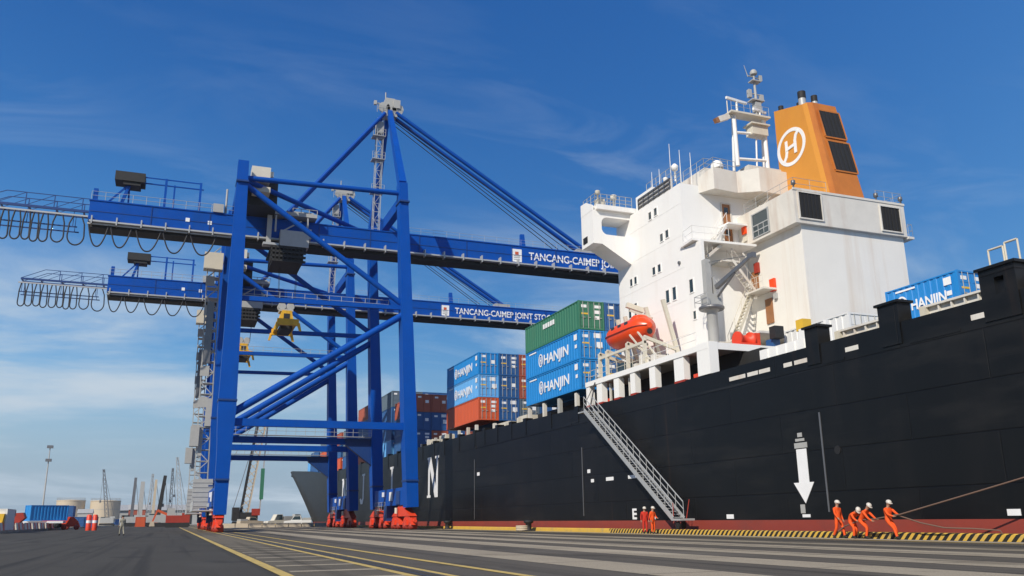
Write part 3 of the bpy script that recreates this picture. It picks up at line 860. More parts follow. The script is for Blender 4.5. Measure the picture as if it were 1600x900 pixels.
# side opening of the funnel deck house with glazing bars
b = MB(); b.box(40.31, 40.345, 50.0, 51.9, 21.75, 23.55); op = b.build('side_window', M['glass'], casing)
b = MB()
for y in (49.95, 51.9): b.box(40.26, 40.345, y - .06, y + .06, 21.7, 23.65)
for z in (21.72, 22.2, 22.65, 23.6): b.box(40.28, 40.345, 50.0, 51.9, z - .04, z + .04)
for y in (50.6, 51.25): b.box(40.285, 40.345, y - .03, y + .03, 21.75, 22.65)
b.build('glazing_bar', M['galv'], op)
def casing_box(y, z, s1, s2, m):
    MB().box(40.8, 40.99, y - s1 / 2, y + s1 / 2, z - s2 / 2, z + s2 / 2).build('hose_box', M[m], casing)
casing_box(52.6, 19.6, .5, .8, 'redbrown'); casing_box(50.9, 17.8, .55, .95, 'boat'); casing_box(50.7, 16.9, .3, .45, 'grey')
MB().box(40.2, 40.34, 52.7, 53.2, 22.4, 23.1).build('hose_box', M['boat'], casing); MB().box(40.24, 40.34, 52.7, 53.15, 21.8, 22.2).build('hose_box', M['cream'], casing)
b = MB(); b.box(40.9, 40.99, 52.6, 53.4, 17.52, 19.4); b.build('door', M['brown'], casing)
b = MB(); b.box(40.9, 40.99, 51.2, 52.0, 15.0, 16.9); d = b.build('door', M['brown'], casing)
MB().box(40.0, 40.98, 50.6, 52.3, 13.1, 13.22).build('balcony', M['white2'], casing)
b = MB()
for x, y in ((40.5, 47.1), (48.2, 47.1), (50.6, 47.1)):
    b.lathe((x, y, 24.1), [(.06, 0), (.06, .25), (.16, .3), (.16, .6), (.05, .65)], 8)
b.build_split('flood_lamp', M['steel'], casing)
b = MB(); b.rails([(40.5, 53, 24.06), (40.5, 47.1, 24.06), (43.5, 47.1, 24.06)], .9, .02, 1.2, 1)
b.rails([(48.2, 47.1, 24.06), (50.7, 47.1, 24.06), (50.7, 50, 24.06)], .9, .02, .8, 1); b.rails([(50.85, 46.95, 21.48), (51.25, 46.95, 21.48), (51.25, 49, 21.48)], 1.0, .02, .6, 1)
b.build_split('guard_rail', M['galv'], casing)
b = MB(); b.box(40.0, 40.25, 47.5, 53.0, 12.9, 13.06); b.box(36.0, 40.98, 46.6, 51.45, 12.95, 13.1); b.build('boat_deck', M['white2'], casing)

# ---- funnel
FX0, FX1 = 43.95, 47.75
def funnel_ring(z):
    t = (z - 24.06) / (33.2 - 24.06)
    x0 = FX0 + .10 * t; x1 = FX1 - .35 * t; y0 = 47.2 + 1.55 * t; y1 = 53.15 + .05 * t; c = .55
    return x0, x1, y0, y1, c
b = MB(); rings = []
for z, dz in ((24.0, 0), (33.0, 0)):
    x0, x1, y0, y1, c = funnel_ring(z)
    za_, zf_ = (z, z) if z < 30 else (32.5, 33.45)
    rings.append([(x0, y1 - c, zf_), (x0, y0 + c, za_), (x0 + c * .25, y0 + c * .3, za_), (x0 + c, y0, za_), (x1 - c, y0, za_), (x1, y0 + c, za_), (x1, y1 - c, zf_), (x1 - c, y1, zf_), (x0 + c, y1, zf_)])
n = len(rings[0])
b.add(rings[0] + rings[1], [(i, (i + 1) % n, (i + 1) % n + n, i + n)[::-1] for i in range(n)] + [tuple(range(2 * n - 1, n - 1, -1))[::-1]])
fm = b.mesh('funnel', [M['orange'], M['orange_rust']], ORG[ship.name])
for p_ in fm.polygons:
    if abs(p_.normal.y) > 0.75 and p_.center.y + ORG[ship.name][1] < 49.5: p_.material_index = 1
fun = bpy.data.objects.new('funnel', fm); COL.objects.link(fun); fun.parent = ship; ORG[fun.name] = ORG[ship.name]
def aft_pt(x, z, off=0.0):
    t = (z - 24.06) / (33.2 - 24.06)
    return (x, 47.2 + 1.55 * t * (33.2 - 24.06) / 9.0 - off, z)
for z0, z1, x0, x1 in ((29.4, 31.75, 45.0, 46.95), (26.4, 28.95, 45.1, 47.15)):
    b = MB(); b.prism([aft_pt(x0, z0, .02), aft_pt(x1, z0, .02), aft_pt(x1 - .1, z1, .02), aft_pt(x0 - .1, z1, .02)], (0, -.02, 0))
    lv = b.build('funnel_louvre', M['black'], fun)
    for i in range(5):
        x = x0 + (i + .5) * (x1 - x0) / 5
        MB().beam(aft_pt(x, z0, .06), aft_pt(x - .1, z1, .06), .05, .05).build('slat', M['dark'], lv)
    b = MB()
    for u, v_ in (((x0 - .06, z0 - .06), (x1 + .06, z0 - .06)), ((x0 - .15, z1 + .06), (x1, z1 + .06)), ((x0 - .06, z0), (x0 - .15, z1)), ((x1 + .06, z0), (x1 - .04, z1))):
        b.beam(aft_pt(*u, .03), aft_pt(*v_, .03), .11, .08, up=(0, 1, 0))
    b.build('louvre_frame', M['orange_rust'], lv)
# emblem: white ring with slanting H whose limbs run into the ring
EY, EZ, XE = 50.95, 29.55, FX0 + .055
em = MB()
def sp_(y, z): return (XE - .03 + (z - EZ) * .011, y, z)
def ringpts(r0, r1, t0, t1, n):
    for i in range(n):
        a, c = t0 + (t1 - t0) * i / n, t0 + (t1 - t0) * (i + 1) / n
        yield [sp_(EY - math.cos(a) * r0, EZ + math.sin(a) * r0 * .92), sp_(EY - math.cos(a) * r1, EZ + math.sin(a) * r1 * .92),
               sp_(EY - math.cos(c) * r1, EZ + math.sin(c) * r1 * .92), sp_(EY - math.cos(c) * r0, EZ + math.sin(c) * r0 * .92)]
for q in ringpts(1.38, 1.70, 0, 2 * math.pi, 40): em.prism(q, (.05, 0, 0))
SD = [0]
def stroke(pts, w_):
    for (u0, v0), (u1, v1) in zip(pts, pts[1:]):
        d = Vector((u1 - u0, v1 - v0)).normalized(); n_ = Vector((-d.y, d.x)) * w_ / 2; e = d * w_ * .25
        q = [(u0 - e.x + n_.x, v0 - e.y + n_.y), (u0 - e.x - n_.x, v0 - e.y - n_.y), (u1 + e.x - n_.x, v1 + e.y - n_.y), (u1 + e.x + n_.x, v1 + e.y + n_.y)]
        SD[0] += 1
        em.prism([(lambda p: (p[0] - .004 * SD[0], p[1], p[2]))(sp_(EY - u, EZ + v)) for u, v in q], (.045, 0, 0))
stroke([(-.55, .62), (-.55, -.3), (-.65, -.66), (-.92, -1.0)], .3)
stroke([(.92, 1.0), (.65, .76), (.52, .36), (.5, -.62)], .3)
stroke([(-.55, -.05), (.52, .05)], .26)
em.build('funnel_emblem', M['mark'], fun)
for x, y, r_, h in ((44.75, 50.0, .3, .75), (45.9, 49.9, .24, .55), (44.6, 52.4, .2, .6), (45.3, 51.0, .2, .35)):
    b = MB(); b.tube((x, y, 32.4), (x, y, 33.0 + h * .6), r_, 12)
    e_ = b.build('exhaust_pipe', M['galv'], fun)
    MB().tube((x, y, 33.0 + h * .6), (x, y, 33.3 + h), r_ * 1.08, 12).build('pipe_cap', M['black'], e_)

# ---- radar mast in front of the funnel
b = MB(); my = 52.6
for x in (39.95, 42.85):
    b.tube((x, my, 28.0), (x, my, 32.6), .17, 8); b.tube((x + .35, my + 1.0, 28.0), (x + .2, my + .4, 32.6), .12, 8)
for z, r_ in ((28.6, .13), (30.9, .12)):
    b.tube((39.95, my, z), (42.9, my, z + .25), r_, 8)
b.tube((41.8, my, 28.2), (42.0, my, 31.2), .07, 6)
mast = b.build('radar_mast', M['white'], ship)
b = MB(); b.box(39.4, 43.2, my - .5, my + .6, 32.45, 32.6); b.box(41.2, 43.0, my - .6, my + .6, 31.7, 31.82); b.box(41.4, 42.9, my - .4, my + .5, 30.9, 31.7)
b.build('mast_platform', M['cream'], mast)
b = MB(); b.tube((42.3, my, 32.6), (42.3, my, 36.6), .16, 8, .08)
b.box(41.7, 42.9, my - .35, my + .35, 34.0, 34.1); b.box(41.9, 42.8, my - .3, my + .3, 35.8, 35.88)
b.tube((41.5, my, 34.7), (42.9, my, 34.7), .05, 6); b.tube((41.7, my, 36.3), (42.95, my, 36.2), .05, 6)
b.box(41.55, 41.85, my - .15, my + .15, 34.3, 35.0); b.box(42.7, 43.0, my - .15, my + .15, 34.1, 34.7); b.box(42.05, 42.6, my - .25, my + .25, 33.1, 33.9); b.box(42.8, 43.05, my - .12, my + .12, 36.0, 36.5)
b.lathe((42.3, my, 36.5), [(.28, 0), (.32, .2), (.2, .4)], 10); b.tube((41.7, my, 36.2), (41.4, my, 37.2), .04, 5, .02)
b.build('mast_pole', M['grey'], mast)
for x, z, L_ in ((40.1, 33.55, 1.15), (42.3, 33.0, .8)):
    b = MB(); b.tube((x, my - .3, 32.6), (x, my - .3, z), .1, 8); b.beam((x - L_, my - .55, z), (x + L_, my - .05, z + .1), .16, .2)
    b.build('radar_scanner', M['white'], mast)
b = MB(); b.beam((38.4, my, 31.75), (39.4, my, 32.2), .4, .45); b.tube((39.4, my, 32.2), (39.9, my, 32.5), .06, 6); b.tube((39.4, my, 32.3), (39.4, my, 33.6), .05, 5)
b.build('mast_lamp', M['white2'], mast)
b = MB(); b.beam((38.1, my, 31.6), (38.4, my, 31.75), .34, .38); b.build('mast_lamp', M['brown'], mast)
MB().rails([(39.45, my - .45, 32.6), (43.1, my - .45, 32.6)], .8, .02, .6, 1).build('guard_rail', M['galv'], mast)

# ---- stores crane on the boat deck
b = MB(); b.lathe((34.75, 50.1, 11.62), [(.42, 0), (.38, .2), (.38, 3.4), (.56, 3.6)], 18); dc = b.build('stores_crane', M['grey'], ship)
b = MB(); b.lathe((34.75, 50.1, 15.2), [(.85, 0), (.9, .06), (.9, .2), (.8, .26)], 20); b.build('slewing_platform', M['steel'], dc)
b = MB(); b.box(34.15, 35.35, 49.7, 50.5, 15.5, 16.3); b.box(34.3, 34.75, 49.85, 50.3, 16.3, 18.9); b.box(34.9, 35.1, 49.9, 50.2, 16.3, 17.6); b.build('crane_house', M['grey'], dc)
b = MB(); b.beam((35.0, 49.7, 16.8), (35.2, 45.9, 18.0), .26, .34, .16, .2); b.beam((35.2, 46.0, 18.05), (35.2, 45.4, 18.0), .3, .34); b.tube((34.6, 50.0, 18.7), (35.2, 46.2, 18.15), .025, 4); b.tube((35.0, 49.6, 16.1), (35.1, 47.6, 17.3), .09, 6)
b.build('crane_jib', M['steel'], dc)
MB().rails([(33.9, 49.3, 15.45), (33.9, 50.9, 15.45), (35.5, 50.9, 15.45)], .8, .025, .6, 1).build('guard_rail', M['galv'], dc)

# ---- winch, lockers, white fence aft of the boat deck
b = MB(); b.lathe((34.1, 46.6, 12.35), [(.55, 0), (.55, .15), (.32, .18), (.32, .95), (.55, .98), (.55, 1.15)], 14, 'x'); b.box(34.0, 35.5, 46.0, 47.2, 11.74, 12.05); b.box(35.3, 35.7, 46.2, 47.0, 11.74, 12.8)
b.build('deck_winch', M['red'], ship)
MB().box(36.2, 36.8, 45.6, 46.3, 11.74, 12.35).build('deck_locker', M['cnavy'], ship)
MB().box(36.0, 36.7, 45.0, 45.6, 12.3, 13.1).build('deck_locker', M['dark'], ship)
b = MB(); b.box(32.0, 32.12, 38.0, 41.6, 8.7, 10.55); b.box(32.0, 32.12, 36.7, 38.0, 8.7, 11.1)
for i in range(6): b.box(31.93, 32.0, 36.8 + i * .8, 36.86 + i * .8, 8.7, 10.5)
b.box(33.0, 33.2, 36.9, 37.1, 8.7, 11.5)
b.build('white_bulwark', M['white'], ship)
MB().box(32.6, 33.2, 38.3, 38.9, 11.2, 11.85).build('deck_locker', M['yellow'], ship)
MB().box(32.85, 32.95, 38.5, 38.7, 8.7, 11.2).build('vent_post', M['white2'], ship)
b = MB(); b.box(34.2, 36.4, 49.8, 51.4, 11.62, 12.9); b.build('deck_locker', M['cream'], ship)

# ---- lifeboat cradle (davits) below the boat
b = MB()
for y in (54.6, 57.2, 60.6, 61.9):
    b.box(31.7, 31.95, y, y + .22, 11.62, 14.0); b.beam((31.8, y + .1, 14.0), (34.6, y + .1, 13.2), .2, .25); b.beam((34.9, y + .1, 12.0), (33.6, y + .1, 17.0), .22, .3)
b.beam((31.82, 54.6, 13.6), (31.82, 62.0, 13.6), .16, .2); b.beam((34.9, 54.6, 12.4), (34.9, 62.0, 12.4), .3, .3)
b.beam((33.6, 59.8, 17.3), (33.6, 56.4, 15.9), .12, .16); b.beam((33.4, 60.0, 17.8), (34.9, 59.9, 17.4), .35, .4)
b.beam((31.9, 57.0, 14.6), (31.9, 54.2, 12.2), .1, .12); b.beam((32.2, 56.6, 15.0), (32.2, 53.6, 12.3), .1, .12)
dav = b.build('lifeboat_davit', M['cream'], ship)
b = MB()
for y in (53.6, 54.3, 55.3, 56.2): b.box(31.9, 33.2, y, y + .45, 11.65, 12.2 + random.random() * .9)
b.build('davit_winch', M['white2'], dav)
MB().box(32.0, 33.5, 58.2, 59.6, 11.65, 12.7).build('davit_winch', M['glass'], dav)
MB().rails([(31.15, 62.8, 11.72), (31.15, 54.2, 11.72)], .9, .02, 1.2, 1).build('guard_rail', M['cream'], dav)

boat = thing('lifeboat', 'enclosed bright orange lifeboat hanging in its davits beside the white deckhouse', 'lifeboat', (32.9, 58.5, 14.0))
b = MB(); V = []; F = []
NS, NR = 15, 16
for i in range(NS):
    t = i / (NS - 1); u = 2 * t - 1
    k_ = max(.04, (1 - abs(u) ** 4.5)) ** .5
    y = 58.7 + u * 3.05
    for j in range(NR):
        a = 2 * math.pi * j / NR
        rx = 1.15 * k_; rz = 1.05 * k_ if math.sin(a) < 0 else 1.0 * k_ ** .9
        V.append((32.9 + math.cos(a) * rx, y, 15.1 + math.sin(a) * rz + .08 * u * u))
for i in range(NS - 1):
    for j in range(NR):
        q = (j + 1) % NR
        F.append((i * NR + j, (i + 1) * NR + j, (i + 1) * NR + q, i * NR + q))
b.add(V, F, True); b.add(V[:NR], [tuple(range(NR))]); b.add(V[-NR:], [tuple(range(NR - 1, -1, -1))])
b.build('boat_hull', M['boat'], boat)
b = MB(); b.lathe((32.9, 57.1, 15.75), [(.75, 0), (.72, .25), (.55, .42), (.25, .5)], 16)
b.build('wheel_cover', M['boat'], boat)
b = MB(); b.path([(32.9 - 1.15 * max(.04, 1 - abs(u) ** 4.5) ** .5 - .01, 58.7 + u * 3.05, 15.1 + .08 * u * u) for u in [x / 7 - 1 for x in range(15)]], .06, 5)
b.build('rubbing_fender', M['redbrown'], boat)
for y in (57.5, 58.6, 59.7): MB().box(31.84, 31.92, y - .22, y + .22, 15.5, 15.72).build('porthole', M['glass'], boat)
MB().lathe((32.9, 55.62, 14.7), [(.22, 0), (.22, .1)], 10, 'y').build('propeller_guard', M['dark'], boat)

# ================================================================== CONTAINERS
def corr_shell(L, H=2.55, Wd=2.44, n=None):
    b = MB(); n = n or int(L / .55)
    for x, sg in ((.05, -1), (Wd - .05, 1)):
        prof = []
        for i in range(n):
            y0 = .16 + i * (L - .32) / n; d = (L - .32) / n
            prof += [(0, y0), (0, y0 + d * .4), (.045, y0 + d * .5), (.045, y0 + d * .9)]
        prof.append((0, L - .16))
        v = [(x - sg * o, y, z) for o, y in prof for z in (.16, H - .1)]
        f = [(2 * i, 2 * i + 2, 2 * i + 3, 2 * i + 1) if sg < 0 else (2 * i, 2 * i + 1, 2 * i + 3, 2 * i + 2) for i in range(len(prof) - 1)]
        b.add(v, f)
    b.box(.06, Wd - .06, .1, L - .06, H - .08, H - .02); b.box(.06, Wd - .06, .1, L - .06, .1, .16)
    b.box(.1, Wd - .1, L - .12, L - .06, .14, H - .1)
    return b
def frame_mb(L, H=2.55, Wd=2.44):
    b = MB(); p_ = .15
    for x in (0, Wd - p_):
        for y in (0, L - p_): b.box(x, x + p_, y, y + p_, .001, H)
        b.box(x + .02, x + p_ - .06 if x == 0 else x + p_ - .02, p_, L - p_, .02, .16); b.box(x + .02, x + p_ - .02, p_, L - p_, H - .1, H - .012)
    for y in (0, L - p_):
        b.box(p_, Wd - p_, y + .02, y + p_ - .02, .02, .17); b.box(p_, Wd - p_, y + .02, y + p_ - .02, H - .12, H - .012)
    return b
def door_mb(k_):
    x0, x1 = ((.16, 1.21), (1.23, 2.28))[k_]
    b = MB(); b.box(x0, x1, .07, .11, .18, 2.43)
    for i in range(3): b.box(x0 + .06, x1 - .06, .05, .07, .3 + i * .74, .86 + i * .74)
    return b
def rods_mb(k_):
    x0 = (.16, 1.23)[k_]; b = MB()
    for dx_ in (.28, .78):
        b.tube((x0 + dx_, .02, .14), (x0 + dx_, .02, 2.46), .028, 5)
        b.box(x0 + dx_ - .02, x0 + dx_ + .22, -.01, .02, 1.05, 1.1)
    return b
LABELS = {0: [(1.5, 2.15, 1.95, 2.2), (1.55, 2.1, 1.45, 1.75), (1.6, 2.0, .95, 1.25), (.3, .8, 1.95, 2.2)], 1: [(1.4, 2.1, 1.9, 2.3), (.35, .85, 1.9, 2.15), (1.65, 2.2, 1.0, 1.55)],
          2: [(.4, .9, 2.0, 2.25), (1.5, 2.0, 1.3, 1.7)]}
CM = {}
def cmesh(key, fn, m):
    if key not in CM: CM[key] = fn().mesh(key[0], m)
    return CM[key]
def container(label, colour, x, y, z, L=12.19, detail=2, lab=0, group=None, text=None, logo=False, small=None):
    t = thing('shipping_container', label, 'container', (x, y, z), group)
    m = M[colour]
    inst('shell', cmesh(('shell', colour, L), lambda: corr_shell(L), m), t)
    inst('corner_frame', cmesh(('corner_frame', colour, L), lambda: frame_mb(L), m), t)
    for k_ in (0, 1):
        d = inst('door', cmesh(('door', colour, k_), lambda: door_mb(k_), m), t)
        if detail > 1: inst('locking_rods', cmesh(('locking_rods', k_), lambda: rods_mb(k_), M['grey']), d)
    if detail > 0 and lab is not None:
        for q_, (xa, xb, za, zb_) in enumerate(LABELS[lab]):
            inst('door_marking', cmesh(('door_marking', lab, q_), lambda: MB().box(xa, xb, .036, .052, za, zb_), M['mark']), t)
    if detail > 1:
        inst('warning_plate', cmesh(('warning_plate',), lambda: MB().box(.3, .95, .03, .05, 1.35, 1.48), M['yellow']), t)
    if text:
        k3 = ('lettering', text, L)
        if k3 not in CM: CM[k3] = text_mesh(text, 1.28 if L > 8 else .95, M['mark'], (0, -1, 0), (0, 0, 1), .012, .02, 5.4 if L > 8 else 2.9)
        y0 = 7.75 if L > 8 else 3.95
        inst('lettering', CM[k3], t, (.03, y0, .78))
        if ('emblem',) not in CM:
            b = MB()
            for i in range(20):
                a, c = 2 * math.pi * i / 20, 2 * math.pi * (i + 1) / 20
                b.prism([(0, -math.cos(a) * .5, math.sin(a) * .62), (0, -math.cos(a) * .38, math.sin(a) * .5), (0, -math.cos(c) * .38, math.sin(c) * .5), (0, -math.cos(c) * .5, math.sin(c) * .62)], (-.02, 0, 0))
            b.box(-.02, 0, .1, .2, -.35, .35); b.box(-.02, 0, -.2, -.1, -.35, .35); b.box(-.02, 0, -.1, .1, -.06, .06)
            CM[('emblem',)] = b.mesh('emblem', M['mark'])
        inst('emblem', CM[('emblem',)], t, (.03, y0 + .75, 1.28))
        for q_, (ya_, yb_, za, zb_) in enumerate(((.55, 1.15, 1.75, 2.25), (.6, 1.0, 1.05, 1.35), (L - 2.6, L - .9, 2.2, 2.32))):
            inst('side_marking', cmesh(('side_marking', L, q_), lambda: MB().box(.02, .035, ya_, yb_, za, zb_), M['mark']), t)
    if small:
        k4 = ('side_marking', 'small')
        if k4 not in CM:
            q = MB()
            for i in range(5): q.box(.02, .035, 5.2 + i * .55, 5.62 + i * .55, 1.55, 2.0)
            CM[k4] = q.mesh('side_marking', M['mark'])
        inst('side_marking', CM[k4], t)
    return t
CH = 2.575
def cell(x0, c): return x0 + c * 2.50
# first bay forward of the deckhouse
x0, y0, z0 = 31.35, 64.75, 11.5
bay1 = [('cblue', 'cblue', 'cgreen'), ('cnavy', 'cblue', 'cnavy'), ('cnavy', 'cnavy', 'cgrey'), ('cbrown', 'cnavy', 'cnavy')]
TL = ['lowest', 'middle', 'top']
for c in range(4):
    for t_ in range(3):
        col = bay1[c][t_]
        if c == 0:
            lb = ['bright blue lettered container at the bottom of the stack ahead of the orange lifeboat',
                  'bright blue lettered container directly under the dark green one', 'dark green container on top of the outer stack just ahead of the lifeboat'][t_]
            container(lb, col, cell(x0, c), y0, z0 + t_ * CH, lab=t_ % 2, text='HANJIN' if t_ < 2 else None, small=(t_ == 2))
        elif c == 1:
            lb = ['dark blue container in the lowest tier half hidden behind the lifeboat davits', 'blue container in the middle tier directly behind the lifeboat', 'dark blue container with white door plates beside the green container on top'][t_]
            container(lb, col, cell(x0, c), y0, z0 + t_ * CH, lab=t_ % 3)
        else:
            container('container in the inner rows of the stack hidden behind the deckhouse', col, cell(x0, c), y0, z0 + t_ * CH, detail=1, group='inner containers ahead of the deckhouse')
# second bay
x0, y0, z0 = 31.35, 91.2, 11.75
bay2 = [('cred', 'clight', 'cblue'), ('cnavy', 'cnavy', 'cnavy'), ('cgrey', 'cbrown', 'cbrown'), ('cnavy', 'cnavy', 'cbrown')]
L2 = {(0, 0): 'orange red container at the bottom of the three tier stack midway along the ship', (0, 1): 'pale blue container with white lettering above the orange red one',
      (0, 2): 'blue container with white lettering topping the stack above the pale blue one',
      (1, 0): 'deep blue container door end beside the orange red container', (1, 1): 'deep blue container door end beside the pale blue container', (1, 2): 'deep blue container door end in the top tier beside the blue lettered one',
      (2, 0): 'slate container with dark doors in the bottom tier of the middle stack', (2, 1): 'rust brown container with yellow plate in the middle tier of the middle stack', (2, 2): 'rust brown container in the top tier of the middle stack'}
for c in range(4):
    for t_ in range(3):
        if c < 3: container(L2[(c, t_)], bay2[c][t_], cell(x0, c), y0, z0 + t_ * CH, lab=(c + t_) % 3, text='HANJIN' if c == 0 and t_ > 0 else None)
        else: container('container in the fourth row of the middle stack hidden behind the others', bay2[c][t_], cell(x0, c), y0, z0 + t_ * CH, detail=1, group='hidden containers of the middle stack')
# far bays towards the bow
rnd = random.Random(3)
FAR = [(119.0, 10.75, 3, [('cnavy', 'cnavy', 'cbrown'), ('cbrown', 'cnavy', 'cbrown'), ('cnavy', 'cgrey', 'cbrown'), ('cbrown', 'cnavy', 'cnavy')], 'behind the nearer crane near leg'),
       (133.3, 10.6, 4, [('clight', 'cnavy', 'cnavy', 'cgrey'), ('cnavy', 'cgrey', 'cnavy', 'cgrey'), ('cnavy', 'cnavy', 'cnavy', 'cnavy'), ('cgrey', 'cnavy', 'cbrown', 'cnavy')], 'between the nearer crane legs'),
       (148.0, 10.6, 4, None, 'behind the nearer crane far leg'), (162.5, 10.7, 3, None, 'beside the farther crane near leg'),
       (177.0, 10.8, 3, None, 'between the farther crane legs'), (191.5, 11.0, 3, None, 'behind the farther crane far leg'),
       (206.0, 11.9, 2, None, 'just behind the bow'), ]
CN = {'cnavy': 'deep blue', 'cbrown': 'rust brown', 'cgrey': 'slate grey', 'clight': 'pale blue', 'cred': 'orange red', 'cblue': 'bright blue'}
for y0, z0, nt_, table, where in FAR:
    for c in range(4):
        for t_ in range(nt_):
            col = table[c][t_] if table else rnd.choice(['cnavy', 'cbrown', 'cnavy', 'cgrey', 'cred', 'cnavy'])
            container('%s container, %s tier, %s row, %s' % (CN[col], ['lowest', 'second', 'third', 'fourth'][t_], ['outer', 'second', 'third', 'fourth'][c], where), col, cell(31.4, c), y0, z0 + t_ * CH, detail=1, lab=rnd.choice([0, 1, 2]), group='container stack %s' % where)
for i, (x, y, z, col) in enumerate(((33.5, 221.0, 12.9, 'cred'), (36.0, 221.0, 12.9, 'cred'), (38.5, 221.0, 12.9, 'cbrown'), (36.0, 221.0, 15.5, 'cred'), (38.5, 221.0, 15.5, 'cred'), (34.0, 235.0, 13.6, 'clight'), (36.5, 235.0, 13.6, 'cblue'), (39.0, 235.0, 13.6, 'clight'))):
    container(['orange red container in the foremost stack just behind the ship bow', 'rust brown container in the foremost stack just behind the ship bow', 'pale blue container standing closest to the ship bow', 'bright blue container among the pale ones closest to the bow'][{'cred': 0, 'cbrown': 1, 'clight': 2, 'cblue': 3}[col]],
              col, x, y, z, L=6.06, detail=1, group='%s containers at the bow' % CN[col])
# aft deck containers near the right edge of the photograph
AFT = [('bright blue short container with white lettering on the aft deck near the right edge', 'cblue', 'HANJIN'), ('deep blue short container second in the aft row behind the black pedestal', 'cnavy', None)]
for c in range(5):
    lb, col, tx = AFT[min(c, 1)]
    if c > 1: lb = 'deep blue short container farther inboard in the aft row'
    container(lb, col, 45.4 + c * 2.5, 38.6, 13.5, L=6.06, lab=c % 3, text=tx, group='inboard containers of the aft row' if c > 1 else None)
container('white refrigerated container beside the funnel casing on the aft deck', 'cwhite', 37.2, 39.6, 10.35, L=6.06, lab=None)
MB().box(36.6, 57.5, 33.0, 46.5, 8.7, 10.3).build('hatch_cover', M['cgrey'], ship)
b = MB(); b.box(45.0, 57.6, 38.5, 44.8, 10.3, 13.45); b.build('hatch_cover', M['white2'], ship)
b = MB(); b.box(37.0, 56, 62.9 + 1.6, 77.4, 8.7, 11.2); b.box(37, 56, 90, 246, 8.7, 10.5); b.build('hatch_cover', M['cgrey'], ship)
# lashing posts and dark side passage under the outboard containers
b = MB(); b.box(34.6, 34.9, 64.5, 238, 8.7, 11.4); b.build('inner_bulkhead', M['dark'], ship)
rp = random.Random(11)
for y in (66, 69.5, 73, 76.6, 79.5, 83, 86.5, 89.8, 92.5, 95.5, 99, 102.5, 106, 109, 112.5, 116, 119.5, 123, 128, 133.5, 138, 143, 148.5, 155, 162, 170, 178):
    zt = 11.35 if y < 78 or 91 < y < 104 else lerp(TOP, y) + rp.uniform(.3, 1.0)
    MB().box(31.5, 31.8, y, y + rp.uniform(.25, .5), 8.7, zt).build('lashing_post', M[rp.choice(['cream', 'grey', 'white2'])], ship)
for y0, y1, z1 in ((79.0, 81.2, 11.0), (84.0, 88.5, 10.9), (106.5, 109.5, 11.6), (112.5, 115.5, 11.5)):
    MB().box(32.2, 33.4, y0, y1, 8.7, z1).build('deck_vent', M['cream'], ship)

# ---- gangway from the ship's side to the quay
gw = thing('gangway', 'long aluminium accommodation ladder slanting from the ship side down to the quay kerb', 'gangway', (30.2, 49.0, 0.44))
A0, A1 = Vector((30.35, 60.6, 9.15)), Vector((30.35, 48.4, 0.92))
for off in (0, -.8):
    o = Vector((off, 0, 0)); b = MB()
    b.beam(A0 + o, A1 + o, .08, .3); b.build('stringer', M['galv'], gw)
    b = MB(); b.tube(A0 + o + Vector((0, 0, 1.05)), A1 + o + Vector((0, 0, 1.05)), .04, 6); b.tube(A0 + o + Vector((0, 0, .6)), A1 + o + Vector((0, 0, .6)), .03, 6)
    for i in range(15):
        p_ = A0 + (A1 - A0) * (i / 14) + o
        b.tube(p_, p_ + Vector((0, 0, 1.05)), .025, 4)
    b.build('handrail', M['galv'], gw)
for i in range(44):
    p_ = A0 + (A1 - A0) * ((i + .5) / 44)
    MB().beam(p_, p_ + Vector((-.8, 0, 0)), .26, .04).build('tread', M['galv'], gw)
MB().box(29.5, 30.95, 60.5, 61.6, 9.0, 9.1).build('platform', M['galv'], gw)
b = MB(); b.box(29.45, 30.5, 47.4, 48.45, .82, .94); b.build('platform', M['galv'], gw)
b = MB()
for x in (29.6, 30.0): b.lathe((x, 48.0, .53), [(.24, 0), (.24, .1)], 12, 'x')
b.build_split('roller', M['black'], gw)
b = MB(); b.tube((30.35, 48.1, .94), (30.5, 47.9, 2.1), .03, 5); b.tube((29.6, 48.4, .94), (29.6, 48.4, 1.9), .03, 5); b.build_split('handrail', M['redbrown'], gw)
b = MB(); b.tube((30.3, 61.2, 9.1), (30.9, 61.2, 11.5), .05, 6); b.tube((29.6, 61.2, 9.1), (30.9, 61.2, 11.5), .03, 6); b.build('hoist_wire', M['cable'], gw)

